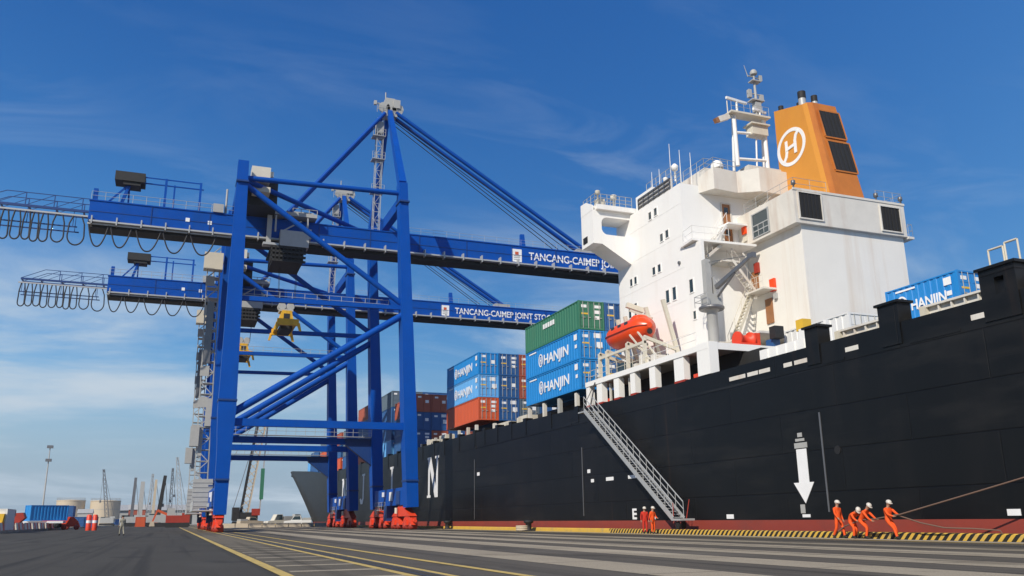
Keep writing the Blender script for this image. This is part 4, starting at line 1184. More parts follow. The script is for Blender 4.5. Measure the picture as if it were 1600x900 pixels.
# ================================================================== QUAY CRANES
YN, YF, YM = 104.0, 122.8, 113.4
crane = thing('quay_crane', 'nearer blue quay crane with its boom reaching over the ship behind the bridge wing', 'crane', (16.0, YM, 0), 'blue quay cranes')
def lx(z): return 5.25 - .30 * z / 44      # landside leg axis
def rx(z): return 27.25 - 2.15 * z / 44    # waterside leg axis
for y in (YN, YF):
    b = MB()
    b.beam((lx(1.9), y, 1.9), (lx(9), y, 9), 1.35, 1.7, 1.55, 2.0, up=(0, 1, 0)); b.beam((lx(9), y, 9), (lx(13.5), y, 13.5), 1.55, 2.0, 2.0, 2.1, up=(0, 1, 0))
    b.beam((lx(13.5), y, 13.5), (lx(44.2), y, 44.2), 2.0, 2.1, 1.25, 1.6, up=(0, 1, 0))
    lg = b.build('leg', M['blue'], crane)
    b = MB()
    for z, w_ in ((5.6, 1.5), (14.5, 2.1), (41.3, 1.45)):
        b.box(lx(z) - w_ / 2, lx(z) + w_ / 2, y - 1.15, y + 1.15, z, z + .22)
    b.build_split('flange', M['blue_dark'], lg)
    b = MB()
    b.beam((rx(2.6), y, 2.6), (rx(13), y, 13), 1.4, 2.0, 1.6, 2.1, up=(0, 1, 0)); b.beam((rx(13), y, 13), (rx(44), y, 44), 1.6, 2.1, 1.1, 1.6, up=(0, 1, 0))
    lg = b.build('leg', M['blue'], crane)
    b = MB()
    for z, w_ in ((5.6, 1.6), (41.2, 1.35)):
        b.box(rx(z) - w_ / 2, rx(z) + w_ / 2, y - 1.15, y + 1.15, z, z + .22)
    b.build_split('flange', M['blue_dark'], lg)
    zb = 12.2 if y == YN else 11.9
    MB().beam((lx(zb) + .8, y, zb), (rx(zb) - .6, y, zb), .8, .85).build('portal_beam', M['blue'], crane)
    if y == YF:
        b = MB()
        b.prism([(rx(12) - .6, y - .5, 12.3), (rx(12) - 4.6, y - .5, 12.3), (rx(12) - 4.2, y - .5, 11.3), (rx(9) - .7, y - .5, 8.6)], (0, 1.0, 0))
        b.build('knee_bracket', M['blue_dark'], crane)
        b = MB(); b.box(lx(12) + .9, rx(12) - .9, y - 1.5, y - .55, 12.4, 12.48)
        b.rails([(lx(12) + .9, y - 1.48, 12.48), (rx(12) - .9, y - 1.48, 12.48)], 1.1, .03, 1.3, 1)
        b.build('walkway', M['galv'], crane)
    MB().tube((lx(13.5) + .7, y, 13.3), (rx(26) - .5, y, 26.2), .44, 14).build('diagonal_brace', M['blue'], crane)
    MB().beam((lx(27) + .6, y, 26.9), (rx(27) - .5, y, 27.2), .5, .55).build('middle_beam', M['blue'], crane)
    MB().tube((lx(41) + .5, y, 41.3), (rx(27.6) - .3, y, 27.6), .36, 12).build('upper_brace', M['blue'], crane)
    MB().tube((lx(42) + .4, y, 42.2), (rx(42) - .4, y, 42.7), .33, 12).build('top_beam', M['blue'], crane)
b = MB(); b.box(5.9, 24, YN + .4, YN + 1.2, 27.2, 27.26); b.rails([(5.9, YN + 1.2, 27.26), (24, YN + 1.2, 27.26)], 1.1, .03, 1.4, 1); b.build('walkway', M['galv'], crane)
MB().tube((lx(42) + .5, YN, 41.9), (rx(42) - .3, YF - 2, 42.0), .33, 12).build('plan_brace', M['blue'], crane)
for x, z in ((lx(42), 42.0), (rx(41), 41.6)):
    MB().beam((x, YN + .8, z), (x, YF - .8, z), .9, 1.5).build('cross_beam', M['blue'], crane)
for x in (5.2, 27.1):
    b = MB(); b.box(x - .62, x + .62, YN + .85, YF - .85, 2.9, 5.0); sb = b.build('sill_beam', M['blue'], crane)
    b = MB(); b.box(x - 1.0, x + 1.0, YM - 1.3, YM + .5, 1.0, 2.9); b.box(x - .75, x + .75, YN + 2.8, YN + 4.6, 3.0, 4.6); b.build_split('storm_anchor', M['blue_dark'], sb)
    b = MB(); b.box(x - .75, x - .62, YM - 2.6, YM - 1.2, 3.5, 4.6); b.box(x - .75, x - .62, YM + 2.2, YM + 3.0, 4.1, 4.7); b.build_split('junction_box', M['mark'], sb)
    b = MB(); b.rails([(x - .75, YM + 1, 2.4), (x - .75, YM + 7, 2.4)], 1.0, .03, 1.0, 1); b.box(x - .9, x - .62, YM + 1, YM + 7, 2.34, 2.4); b.build('walkway', M['galv'], sb)
    for y, s_ in ((YN + 3.2, 1), (YF - 2.2, -1)):
        # equaliser carrying two trucks of three wheels
        b = MB(); b.prism([(x - .45, y - 4.6, 1.55), (x - .45, y + 4.6, 1.55), (x - .45, y + 1.0, 2.85), (x - .45, y - 1.0, 2.85)], (.9, 0, 0))
        bg_ = b.build('bogie', M['red'], crane)
        for q in (-3.0, 3.0):
            b = MB(); b.prism([(x - .36, y + q - 2.1, .55), (x - .36, y + q + 2.1, .55), (x - .36, y + q + 1.7, 1.25), (x - .36, y + q + .5, 1.75), (x - .36, y + q - .5, 1.75), (x - .36, y + q - 1.7, 1.25)], (.72, 0, 0))
            b.box(x - .6, x - .36, y + q - .5, y + q + .5, .5, 1.15)
            b.build('wheel_truck', M['red'], bg_)
            for dd in (-1.45, 0, 1.45):
                b = MB(); b.lathe((x - .46, y + q + dd, .42), [(.16, -.06), (.40, 0), (.40, .92), (.16, .98)], 14, 'x'); b.build('wheel', M['redbrown'], bg_)
        b = MB(); b.tube((x, y - 4.9, 1.0), (x, y - 5.6, 1.0), .2, 8); b.box(x - .3, x + .3, y - 4.9, y - 4.6, .7, 1.4); b.build('buffer', M['red'], bg_)
        b = MB(); b.lathe((x - .7, y + s_ * 1.2, 1.9), [(.2, 0), (.2, .7)], 10); b.build('bogie_motor', M['cream'], bg_)

# girder / boom
b = MB(); b.box(-12.4, 70.5, 112.0, 114.8, 37.2, 39.9); b.box(-12.5, 70.6, 111.9, 114.9, 39.9, 40.05)
gird = b.build('main_girder', M['blue'], crane)
b = MB(); b.box(-12.2, 70.3, 111.2, 112.0, 36.95, 37.15); b.box(-12.2, 70.3, 114.8, 115.6, 36.95, 37.15)
for i in range(30): b.box(-12 + i * 2.82, -11.85 + i * 2.82, 111.15, 112.0, 36.7, 37.7)
b.build('trolley_rail', M['galv'], gird)
MB().box(-12.3, 70.4, 112.1, 114.7, 36.45, 37.19).build('lower_box', M['dark'], gird)
b = MB()
for i in range(1, 12): b.box(-12.3 + i * 7, -12.22 + i * 7, 111.93, 112.0, 37.25, 39.85)
b.box(-12.3, 70.4, 111.95, 112.0, 38.5, 38.56)
b.build('weld_seam', M['blue_dark'], gird)
b = MB(); b.rails([(-12.3, 112.0, 40.05), (5, 112.0, 40.05)], 1.1, .03, 1.5, 1); b.rails([(28, 112.0, 40.05), (70, 112.0, 40.05)], .9, .02, 1.9, 1)
b.build_split('guard_rail', M['galv'], gird)
gm = text_mesh('TANCANG-CAIMEP JOINT STOCK CO.', 1.6, M['mark'], (1, 0, 0), (0, 0, 1), .015, .025, 23.0)
lo = inst('lettering', gm, gird, (46.4 - 16, 111.985 - YM, 38.05)); lo.location = (46.4 - 16.0, 111.985 - YM, 38.05)
b = MB(); b.box(43.7, 45.25, 111.96, 112.0, 37.5, 39.45); lg_ = b.build('sign_board', M['mark'], gird)
b = MB(); b.box(44.2, 44.75, 111.94, 111.96, 38.6, 39.05); b.build('sign_emblem', M['cred'], lg_)
b = MB()
for z in (37.8, 38.1, 38.35): b.box(44.0, 44.95, 111.94, 111.96, z, z + .12)
b.build('sign_emblem', M['grey'], lg_)
MB().box(-8.0 + 9.5, 2.0, 111.95, 112.0, 38.3, 38.8).build('sign_board', M['mark'], gird)
MB().box(-1.2, -.7, 111.93, 112.0, 38.4, 38.9).build('flood_lamp', M['mark'], gird)
MB().beam((46.0, 113.4, 40.0), (45.9, 113.4, 42.3), .8, .6, .6, .4, up=(0, 1, 0)).build('boom_latch', M['blue'], gird)
MB().beam((-11.9, 112.4, 40.0), (-11.9, 112.4, 41.6), .5, .5).build('boom_latch', M['blue'], gird)

# festoon extension at the back end
ext = MB()
for y in (112.2, 114.4):
    ext.beam((-12.4, y, 38.4), (-24.8, y, 38.4), .22, .3); ext.beam((-12.4, y, 40.1), (-21.5, y, 40.1), .08, .08); ext.beam((-21.5, y, 40.1), (-24.8, y, 38.5), .08, .08)
    for i, x in enumerate((-13.2, -16.3, -19.4)):
        ext.beam((x, y, 38.4), (x, y, 40.1), .1, .1); ext.beam((x, y, 40.1), (x - 3.1, y, 38.45), .06, .06)
    ext.beam((-13.5, y, 36.3), (-24.9, y, 36.3), .12, .14)
    for x in (-14, -19, -24.5): ext.beam((x, y, 36.3), (x, y, 38.4), .07, .07)
for x in (-13, -16, -19, -22, -24.7): ext.beam((x, 112.2, 38.4), (x, 114.4, 38.4), .15, .2)
ext.build('festoon_frame', M['blue_dark'], crane)
b = MB(); b.beam((-12.4, 111.7, 37.65), (-25, 111.7, 37.65), .14, .2); b.beam((-12.4, 111.7, 36.8), (4.5, 111.7, 36.8), .14, .2); b.build('festoon_rail', M['galv'], crane)
cent = [-24.3, -23.3, -22.2, -21.2, -20.0, -18.9, -18.0, -17.0, -15.5, -13.5, -11.1, -8.55, -5.4, -2.26, 1.1]
for i, c in enumerate(cent):
    gap = min(abs(c - cent[j]) for j in (i - 1, i + 1) if 0 <= j < len(cent))
    hw = min(1.45, gap * .46); zt = 37.55 if c < -12.6 else 36.7; zb = 33.85 + (i % 3) * .08
    if gap > 2.2:      # spread out: open, parabola-like bights
        pts = [(c + gap * .47 * t, 111.7, zb + (zt - zb) * abs(t) ** 2.3) for t in [k / 9 - 1 for k in range(19)]]
    else:              # bunched up: narrow hairpins
        rz = hw * 1.3; zc_ = zb + rz
        arc = [(c + hw * math.cos(q), 111.7, zc_ + rz * math.sin(q)) for q in [math.pi + math.pi * k / 12 for k in range(13)]]
        pts = [(c - hw * .5, 111.7, zt), (c - hw * .9, 111.7, zc_ + (zt - zc_) * .6)] + arc + [(c + hw * .9, 111.7, zc_ + (zt - zc_) * .6), (c + hw * .5, 111.7, zt)]
    MB().path(pts, .095, 6).build('festoon_loop', M['cable'], crane)
# service hoist frame, floodlight gantry on top of the back end
b = MB(); b.beam((-8.9, 112.4, 40.05), (-8.2, 112.4, 42.6), .35, .35); b.beam((-10.4, 112.4, 40.05), (-8.4, 112.4, 42.5), .2, .2); b.beam((-8.2, 113.8, 40.05), (-8.2, 112.6, 42.4), .2, .2)
hm = b.build('service_mast', M['blue'], crane)
b = MB(); b.box(-9.9, -6.4, 111.6, 114.2, 42.9, 44.1); b.box(-8.9, -6.9, 111.8, 114, 42.45, 42.9); b.build('service_cab', M['dark'], hm)
b = MB()
for x in (-3.9, .3): b.beam((x, 112.4, 40.05), (x, 112.4, 44.0), .28, .28)
b.beam((-2.9, 114.4, 40.05), (-2.9, 114.4, 44.0), .2, .2); b.beam((-7, 112.4, 43.9), (.4, 112.4, 43.9), .1, .14); b.beam((-7, 112.4, 43.1), (.7, 112.4, 43.1), .2, .12)
b.build('hoist_frame', M['blue'], hm)

# machinery house and boxes at the landside leg tops
b = MB(); b.box(5.9, 9.6, 107.5, 119.5, 40.06, 43.4); b.build('machinery_house', M['dark'], crane)  # house coloured near black to hold its shadow
b = MB(); b.box(6.1, 8.4, 105.3, 107.3, 42.6, 44.5); mb_ = b.build('electrical_house', M['cream'], crane)
b = MB(); b.box(6.4, 8.5, 105.4, 107.4, 41.2, 41.9); b.box(8.4, 8.8, 105.6, 107, 43.4, 44.1); b.build_split('cable_box', M['cream'], mb_)
b = MB(); b.box(-.2 + 2.2, 3.3, 111.7, 112.6, 40.06, 41.2); b.tube((3.6, 112.2, 40.06), (3.6, 112.2, 43.5), .15, 6); b.build('cable_box', M['grey'], crane)

# A-frame, stays
for y in (YN, YF):
    MB().beam((rx(44), y, 44), (25.1, YM + (y - YM) * .07, 58.6), .95, 1.2, .6, .8, up=(0, 1, 0)).build('mast_leg', M['blue'], crane)
b = MB(); b.box(24.2, 26.2, YM - .9, YM + .9, 57.9, 58.8); b.box(24.5, 25.9, YM - .6, YM + .6, 58.8, 60.9); b.box(25.6, 26.6, YM - 1.0, YM + .4, 59.3, 60.6)
for x in (24.3, 25.4, 26.3): b.lathe((x, YM - .8, 59.2), [(.85, 0), (.85, .25)], 14, 'y')
b.box(23.0, 27.2, YM - .1, YM + .1, 60.0, 60.15); b.tube((24.6, YM, 60), (24.6, YM, 62), .09, 6); b.tube((25.2, YM, 60), (25.2, YM, 61.2), .07, 6); b.box(26.3, 26.9, YM - .3, YM + .3, 59.4, 60.2); b.box(22.9, 23.3, YM - .2, YM + .2, 59.8, 60.4); b.box(23.3, 24.3, YM - .5, YM + .5, 55.2, 57.0)
b.rails([(23.2, YM - 1, 58.2), (26.8, YM - 1, 58.2)], 1.1, .035, .7, 1)
b.build('mast_head', M['grey'], crane)
b = MB()   # caged stair tower inside the A-frame
for dx_, dy_ in ((-.45, -.45), (.45, -.45), (-.45, .45), (.45, .45)): b.beam((23.7 + dx_, YM + dy_, 40.1), (23.9 + dx_, YM + dy_, 57.6), .1, .1)
for i in range(14):
    z = 40.6 + i * 1.25; sg = 1 if i % 2 else -1
    b.beam((23.75 - .45, YM - .45, z), (23.75 + .45, YM - .45, z), .06, .06); b.beam((23.75 - .4 * sg, YM - .45, z), (23.75 + .4 * sg, YM - .45, z + 1.25), .12, .05)
    b.beam((23.75 - .45, YM - .45, z), (23.75 - .45, YM + .45, z + .6), .05, .05)
for z in (46.0, 51.0, 54.6): b.box(22.8, 24.6, YM - .8, YM + .8, z, z + .1); b.rails([(22.8, YM - .8, z + .1), (24.6, YM - .8, z + .1)], 1.0, .03, .6, 1)
b.build('mast_stair', M['galv'], crane)
for y in (112.6, 114.2):
    MB().tube((26.0, y, 58.6), (56.6, y, 40.3), .3, 10).build('forestay', M['blue'], crane)
    MB().tube((24.4, y, 58.3), (10.8, y, 40.4), .28, 10).build('backstay', M['blue'], crane)
b = MB()
for y in (112.9, 113.9):
    b.tube((26.0, y, 57.8), (54.0, y, 40.6), .06, 5); b.tube((26.0, y, 57.2), (51.6, y, 40.4), .06, 5)
b.build('hoist_rope', M['cable'], crane)
b = MB(); b.box(54.5, 57.5, 112.3, 114.5, 40.05, 40.7); b.build('stay_bracket', M['grey'], crane)

# trolley with cab
tr = []
b = MB(); b.box(8.8, 15.2, 110.6, 116.2, 40.3, 40.8); b.box(8.8, 9.4, 110.6, 110.9, 36.2, 40.3)
b.rails([(12, 110.7, 40.8), (15.2, 110.7, 40.8)], .6, .05, 1, 0); b.box(12.2, 14.8, 111.3, 112.4, 40.8, 41.2)
b.beam((9.9, 110.8, 40.2), (9.9, 110.8, 37.9), .22, .22); b.beam((14.0, 110.8, 40.2), (14.0, 110.8, 37.9), .22, .22); b.beam((11.0, 110.8, 38.2), (13.2, 110.8, 39.7), .16, .16)
t0 = b.build('trolley', M['grey'], crane); tr.append(t0)
b = MB(); b.box(10.5, 14.2, 110.0, 111.6, 35.85, 38.0); b.box(14.0, 14.5, 110.2, 111.4, 37.2, 38.5); b.build('operator_cab', M['grey'], t0)
b = MB(); b.box(8.4, 10.4, 110.2, 111.5, 35.9, 36.2)
b.build('cab_step', M['galv'], t0)
b = MB()
b.box(9.7, 13.6, 110.3, 116.4, 33.85, 35.6)
for i in range(9): b.box(9.45 + i * .5, 9.6 + i * .5, 110.0, 110.3, 33.75, 35.8)
for z in (33.7, 34.3, 34.9, 35.5): b.box(9.4, 13.9, 110.0, 110.2, z, z + .3)
b.box(9.4, 13.9, 110.1, 116.6, 35.5, 35.8); b.box(9.6, 13.6, 112, 115, 34.2, 35.5)
b.build('hoist_machinery', M['dark'], t0)

# lift and stair tower on the landside leg
b = MB()
tx, ty = 2.7, YF + .3
for dx_, dy_ in ((-.8, -.8), (.8, -.8), (-.8, .8), (.8, .8)): b.beam((tx + .9 + dx_, ty + dy_, 2.6), (tx + dx_ + .2, ty + dy_, 38), .12, .12)
for i in range(24):
    z = 3 + i * 1.48; xx = tx + .9 - .7 * z / 38; sg = 1 if i % 2 else -1
    b.beam((xx - .8, ty - .8, z), (xx + .8, ty - .8, z), .09, .09); b.beam((xx - .75 * sg, ty - .75, z), (xx + .75 * sg, ty - .75, z + 1.48), .3, .1)
    b.box(xx - .8, xx + .8, ty - .75, ty + .75, z - .06, z)
for i in range(5):
    z = 16 + i * 4.2; xx = tx + .9 - .7 * z / 38
    b.box(xx - .95, xx + .2, ty - .95, ty - .82, z, z + 1.4)
stw = b.build('stair_tower', M['grey'], crane)
b = MB(); b.box(1.6, 4.1, ty - 1.6, ty, 35.1, 37.5); b.build('lift_house', M['cream'], stw)
MB().box(2.5, 3.4, ty - 1.1, ty - .82, 22.0, 30.5).build('lift_rail', M['steel'], stw)
b = MB(); b.box(3.4, 4.4, ty - 1.0, ty + .8, 13.5, 17.2); b.build('lift_car', M['grey'], stw)
b = MB(); b.box(1.7, 2.8, ty - 1.6, ty - .2, 10.8, 13.4); b.box(2.8, 3.3, ty - .9, ty + .8, 9.6, 13.2); b.build('cable_box', M['grey'], stw)
b = MB(); b.box(2.6, 5.0, ty - 1.4, ty + 1.6, 2.9, 6.6)
for i in range(6): b.box(2.55, 5.05, ty - 1.46, ty - 1.4, 3.1 + i * .6, 3.2 + i * .6)
b.build('switch_room', M['grey'], crane)
b = MB(); b.box(2.4, 5.6, YN + 4, YF - 2, 2.35, 2.5); b.rails([(2.45, YN + 4, 2.5), (2.45, YF - 2, 2.5)], 1.0, .035, 1.2, 1); b.build('walkway', M['galv'], crane)

KC = 0.925
crane.scale = (KC, KC, KC); crane.location = (16.0 * KC, YM * KC, 0)
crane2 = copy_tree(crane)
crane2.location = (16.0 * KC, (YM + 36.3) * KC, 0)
crane2['label'] = 'farther blue quay crane behind the first, its boom ending above the green container'
for ch in crane2.children:
    if ch.name.startswith('trolley'): ch.location.x -= 2.4

def spreader(x, y, z, ztop, label):
    t = thing('spreader', label, 'spreader', (x, y, z), 'yellow spreaders hanging from the cranes')
    b = MB()
    for q in (-.95, .95):
        b.box(x + q - .16, x + q + .16, y - 3.1, y + 3.1, z + .55, z + 1.1)
    for q in (-3.1, 3.1): b.box(x - 1.25, x + 1.25, y + q - .22, y + q + .22, z + .3, z + 1.05)
    b.prism([(x - .9, y - 1.4, z + 1.1), (x + .9, y - 1.4, z + 1.1), (x + .55, y - 1.4, z + 2.5), (x - .55, y - 1.4, z + 2.5)], (0, 2.8, 0))
    f_ = b.build('spreader_frame', M['spreader'], t)
    b = MB()
    for q in (-3.3, 3.3):
        for s_ in (-1.1, 1.1):
            b.prism([(x + s_ * .9, y + q, z + .6), (x + s_ * 1.25, y + q, z + .6), (x + s_ * 1.45, y + q, z - .35), (x + s_ * 1.2, y + q, z - .35)], (0, .2, 0))
    b.build_split('flipper', M['spreader'], t)
    b = MB(); b.box(x - .7, x + .7, y - 2.0, y + 2.0, z + .1, z + .62); b.box(x - .35, x + .35, y - 1.45, y - 1.38, z + 1.3, z + 2.1); b.build('hydraulic_pack', M['dark'], t)
    b = MB(); b.box(x - .8, x + .8, y - .9, y + .9, z + 2.5, z + 2.75)
    for q in (-.5, .5): b.lathe((x + q, y - .45, z + 3.2), [(.45, -.12), (.5, 0), (.45, .12)], 14, 'y'); b.lathe((x + q, y + .45, z + 3.2), [(.45, -.12), (.5, 0), (.45, .12)], 14, 'y')
    b.build('headblock', M['grey'], t)
    b = MB()
    for q in (-.95, .95):
        for r_ in (-.45, .45): b.tube((x + q, y + r_, z + 3.2), (x + q * 1.1, y + r_ * 1.5, ztop), .025, 4)
    b.build_split('hoist_rope', M['cable'], t)
    return t
spreader(11.2, YM * KC, 23.1, 31.3, 'yellow spreader hanging on ropes in the open span of the nearer crane')
spreader(8.6, (YM + 36.3) * KC, 25.3, 31.3, 'yellow spreader of the farther crane half hidden behind the blue landside leg')

# ================================================================== QUAY FURNITURE
def bollard(x, y, label):
    t = thing('bollard', label, 'bollard', (x, y, 0), 'mooring bollards on the quay edge')
    MB().box(x - .45, x + .45, y - .45, y + .45, 0, .06).build('base_plate', M['black'], t)
    MB().lathe((x, y, .06), [(.34, 0), (.26, .12), (.25, .55), (.42, .66), (.42, .78), (.25, .86)], 16).build('post', M['black'], t)
    return t
bollard(28.85, 94.5, 'black mooring bollard on the quay edge close to the foot of the nearer crane')
bl = bollard(28.8, 70.6, 'black mooring bollard with a coil of tan rope on the quay edge')
b = MB()
for i in range(3): b.path([(28.35 + .5 * math.cos(a), 70.9 + .5 * math.sin(a), .12 + i * .14) for a in [k * math.pi / 8 for k in range(17)]], .08, 6)
o = b.build('rope_coil', M['tan']); o['label'] = 'coil of tan rope lying beside the second bollard'; o['category'] = 'rope'

# ================================================================== PEOPLE
def person(label, cat, loc, face, J, m_suit, group=None, helmet=True, h=1.66):
    """J: joints in a body frame (x = right, y = forward, z = up), metres at 1.72 m"""
    k_ = h / 1.72
    t = thing('person', label, cat, loc, group)
    c, s_ = math.cos(face), math.sin(face)
    def tw(p):
        return Vector((p[0] * c - p[1] * s_, p[0] * s_ + p[1] * c, p[2])) * k_
    order = ['pelvis', 'belly', 'chest', 'neck', 'head', 'crown', 'shL', 'elL', 'wrL', 'haL', 'shR', 'elR', 'wrR', 'haR', 'hiL', 'knL', 'anL', 'toL', 'hiR', 'knR', 'anR', 'toR']
    rad = dict(pelvis=(.155, .12), belly=(.14, .11), chest=(.17, .125), neck=(.058, .058), head=(.088, .10), crown=(.07, .085), shL=(.075, .075), elL=(.052, .052), wrL=(.04, .04), haL=(.036, .026),
               hiL=(.10, .10), knL=(.07, .07), anL=(.058, .058), toL=(.045, .035))
    for q in list(rad):
        if q.endswith('L'): rad[q[:-1] + 'R'] = rad[q]
    edges = [('pelvis', 'belly'), ('belly', 'chest'), ('chest', 'neck'), ('neck', 'head'), ('head', 'crown')]
    for q in 'LR':
        edges += [('chest', 'sh' + q), ('sh' + q, 'el' + q), ('el' + q, 'wr' + q), ('wr' + q, 'ha' + q), ('pelvis', 'hi' + q), ('hi' + q, 'kn' + q), ('kn' + q, 'an' + q), ('an' + q, 'to' + q)]
    pts = [tw(J[q]) for q in order]
    radii = [rad[q] for q in order]
    idx = {q: i for i, q in enumerate(order)}
    ed = [(idx[a], idx[b_]) for a, b_ in edges]
    # fingers and thumb, rooted in the palm
    for q in 'LR':
        w0 = Vector(J['wr' + q]); h0 = Vector(J['ha' + q]); d = (h0 - w0).normalized()
        sd = d.cross(Vector((0, 0, 1)));
        if sd.length < .1: sd = Vector((0, 1, 0))
        sd.normalize(); cu_ = d.cross(sd)
        for f_, (o_, L_) in enumerate(((-.03, .062), (-.01, .072), (.01, .068), (.03, .052))):
            a1 = h0 + sd * o_ + d * L_ * .5; a2 = a1 + d * L_ * .3 - cu_ * L_ * .35
            n0 = len(pts); pts += [tw(a1), tw(a2)]; radii += [(.010, .010), (.008, .008)]; ed += [(idx['ha' + q], n0), (n0, n0 + 1)]
        a1 = w0 + (h0 - w0) * .5 + sd * -.05; a2 = a1 + d * .04 - sd * .012
        n0 = len(pts); pts += [tw(a1), tw(a2)]; radii += [(.012, .012), (.009, .009)]; ed += [(idx['ha' + q], n0), (n0, n0 + 1)]
    me = bpy.data.meshes.new('body'); me.from_pydata(pts, ed, [])
    ob = bpy.data.objects.new('body', me); COL.objects.link(ob)
    ob.modifiers.new('skin', 'SKIN').use_smooth_shade = True
    for i, v in enumerate(me.skin_vertices[0].data):
        v.radius = (radii[i][0] * k_, radii[i][1] * k_); v.use_root = (i == 0)
    sm = ob.modifiers.new('sub', 'SUBSURF'); sm.levels = 1; sm.render_levels = 1
    dg = bpy.context.evaluated_depsgraph_get()
    nm = bpy.data.meshes.new_from_object(ob.evaluated_get(dg))
    bpy.data.objects.remove(ob); nm.name = 'body'
    nm.materials.clear()
    for q in (m_suit, M['skin'], M['black']): nm.materials.append(q)
    hd, nk = tw(J['head']), tw(J['neck'])
    hands = [tw(J['haL']), tw(J['haR']), tw(J['wrL']), tw(J['wrR'])]; feet = [tw(J[q]) for q in ('toL', 'toR', 'anL', 'anR')]
    axis = (hd - nk).normalized()
    for p_ in nm.polygons:
        p_.use_smooth = True
        cc = p_.center
        if (cc - nk).dot(axis) > -.01 and (cc - hd).length < .3 * k_: p_.material_index = 1
        elif min((cc - q).length for q in hands[:2]) < .095 * k_: p_.material_index = 1
        elif min((cc - q).length for q in feet) < .12 * k_ and cc.z < .16 * k_: p_.material_index = 2
    bo = bpy.data.objects.new('body', nm); COL.objects.link(bo); bo.parent = t; ORG[bo.name] = ORG[t.name]
    # face, ears, headgear
    H = hd + axis * .045 * k_; fwd = tw((J.get('look') or (0, 1, 0))) / k_; fwd = (fwd - axis * fwd.dot(axis)).normalized(); sd = fwd.cross(axis)
    def ell(cn, a, b_, c_, m_, name, par):
        q = MB(); V = []; F = []; n1, n2 = 7, 12
        for i in range(n1 + 1):
            th = math.pi * i / n1
            for j in range(n2):
                ph = 2 * math.pi * j / n2
                V.append(Vector(ORG[t.name]) + cn + sd * (math.sin(th) * math.cos(ph) * a) + fwd * (math.sin(th) * math.sin(ph) * b_) + axis * (math.cos(th) * c_))
        for i in range(n1):
            for j in range(n2):
                F.append((i * n2 + j, i * n2 + (j + 1) % n2, (i + 1) * n2 + (j + 1) % n2, (i + 1) * n2 + j))
        q.add(V, F, True); return q.build(name, m_, par)
    ell(H + fwd * .098 * k_ - axis * .01 * k_, .014 * k_, .022 * k_, .022 * k_, M['skin'], 'nose', bo)
    ell(H + fwd * .085 * k_ - axis * .055 * k_, .024 * k_, .01 * k_, .006 * k_, M['redbrown'], 'mouth', bo)
    for q in (-1, 1):
        ell(H + fwd * .086 * k_ + sd * q * .034 * k_ + axis * .018 * k_, .012 * k_, .008 * k_, .007 * k_, M['black'], 'eye', bo)
        ell(H + sd * q * .088 * k_ - axis * .005 * k_, .012 * k_, .024 * k_, .032 * k_, M['skin'], 'ear', bo)
    if helmet:
        hm_ = ell(H + axis * .07 * k_, .122 * k_, .138 * k_, .105 * k_, M['helmet'], 'helmet', t)
        ell(H + axis * .055 * k_ + fwd * .05 * k_, .125 * k_, .15 * k_, .014 * k_, M['helmet'], 'helmet_brim', hm_)
    else:
        ell(H + axis * .045 * k_ - fwd * .022 * k_, .104 * k_, .112 * k_, .095 * k_, M['hair'], 'hair', t)
    return t
STAND = dict(pelvis=(0, 0, .93), belly=(0, .01, 1.10), chest=(0, .01, 1.32), neck=(0, .02, 1.47), head=(0, .04, 1.57), crown=(0, .04, 1.67),
             shL=(-.19, 0, 1.38), elL=(-.25, -.02, 1.11), wrL=(-.26, .06, .87), haL=(-.26, .09, .80), shR=(.19, 0, 1.38), elR=(.25, -.02, 1.11), wrR=(.26, .07, .88), haR=(.26, .10, .80),
             hiL=(-.10, 0, .88), knL=(-.11, .03, .49), anL=(-.11, -.01, .09), toL=(-.12, .15, .045), hiR=(.10, 0, .88), knR=(.11, .03, .49), anR=(.11, -.01, .09), toR=(.12, .15, .045), look=(0, 1, 0))
def pose(**k_):
    d = dict(STAND); d.update(k_); return d
WALK = pose(knL=(-.11, .16, .5), anL=(-.11, .22, .1), toL=(-.11, .37, .06), knR=(.11, -.04, .49), anR=(.11, -.26, .12), toR=(.11, -.12, .05), elR=(.24, .08, 1.12), wrR=(.22, .24, .93), haR=(.22, .29, .88))
BEND = pose(pelvis=(0, -.18, .86), belly=(0, -.06, 1.0), chest=(0, .16, 1.14), neck=(0, .30, 1.22), head=(0, .41, 1.27), crown=(0, .49, 1.32), shL=(-.19, .20, 1.13), elL=(-.2, .40, .95), wrL=(-.12, .58, .87), haL=(-.1, .65, .86),
            shR=(.19, .20, 1.13), elR=(.2, .38, .92), wrR=(.12, .52, .80), haR=(.1, .59, .79), hiL=(-.1, -.18, .82), knL=(-.12, .03, .47), anL=(-.12, -.12, .09), toL=(-.13, .04, .045), hiR=(.1, -.18, .82), knR=(.12, .2, .5), anR=(.12, .12, .09), toR=(.13, .28, .045), look=(0, .8, -.4))
LEAN = pose(pelvis=(0, -.22, .86), belly=(0, -.22, 1.04), chest=(0, -.20, 1.26), neck=(0, -.17, 1.41), head=(0, -.13, 1.51), crown=(0, -.12, 1.61), shL=(-.19, -.18, 1.31), elL=(-.22, .05, 1.12), wrL=(-.12, .29, 1.05), haL=(-.09, .36, 1.05),
            shR=(.19, -.18, 1.31), elR=(.22, .0, 1.08), wrR=(.12, .2, 1.0), haR=(.09, .27, 1.0), hiL=(-.1, -.22, .82), knL=(-.12, .02, .47), anL=(-.12, .02, .09), toL=(-.13, .18, .045), hiR=(.1, -.22, .82), knR=(.12, .16, .5), anR=(.12, .30, .09), toR=(.13, .45, .07))
toS = math.atan2(-1, .12) - math.pi / 2 + math.pi * 0      # facing -Y (towards the stern)
face_stern = math.pi
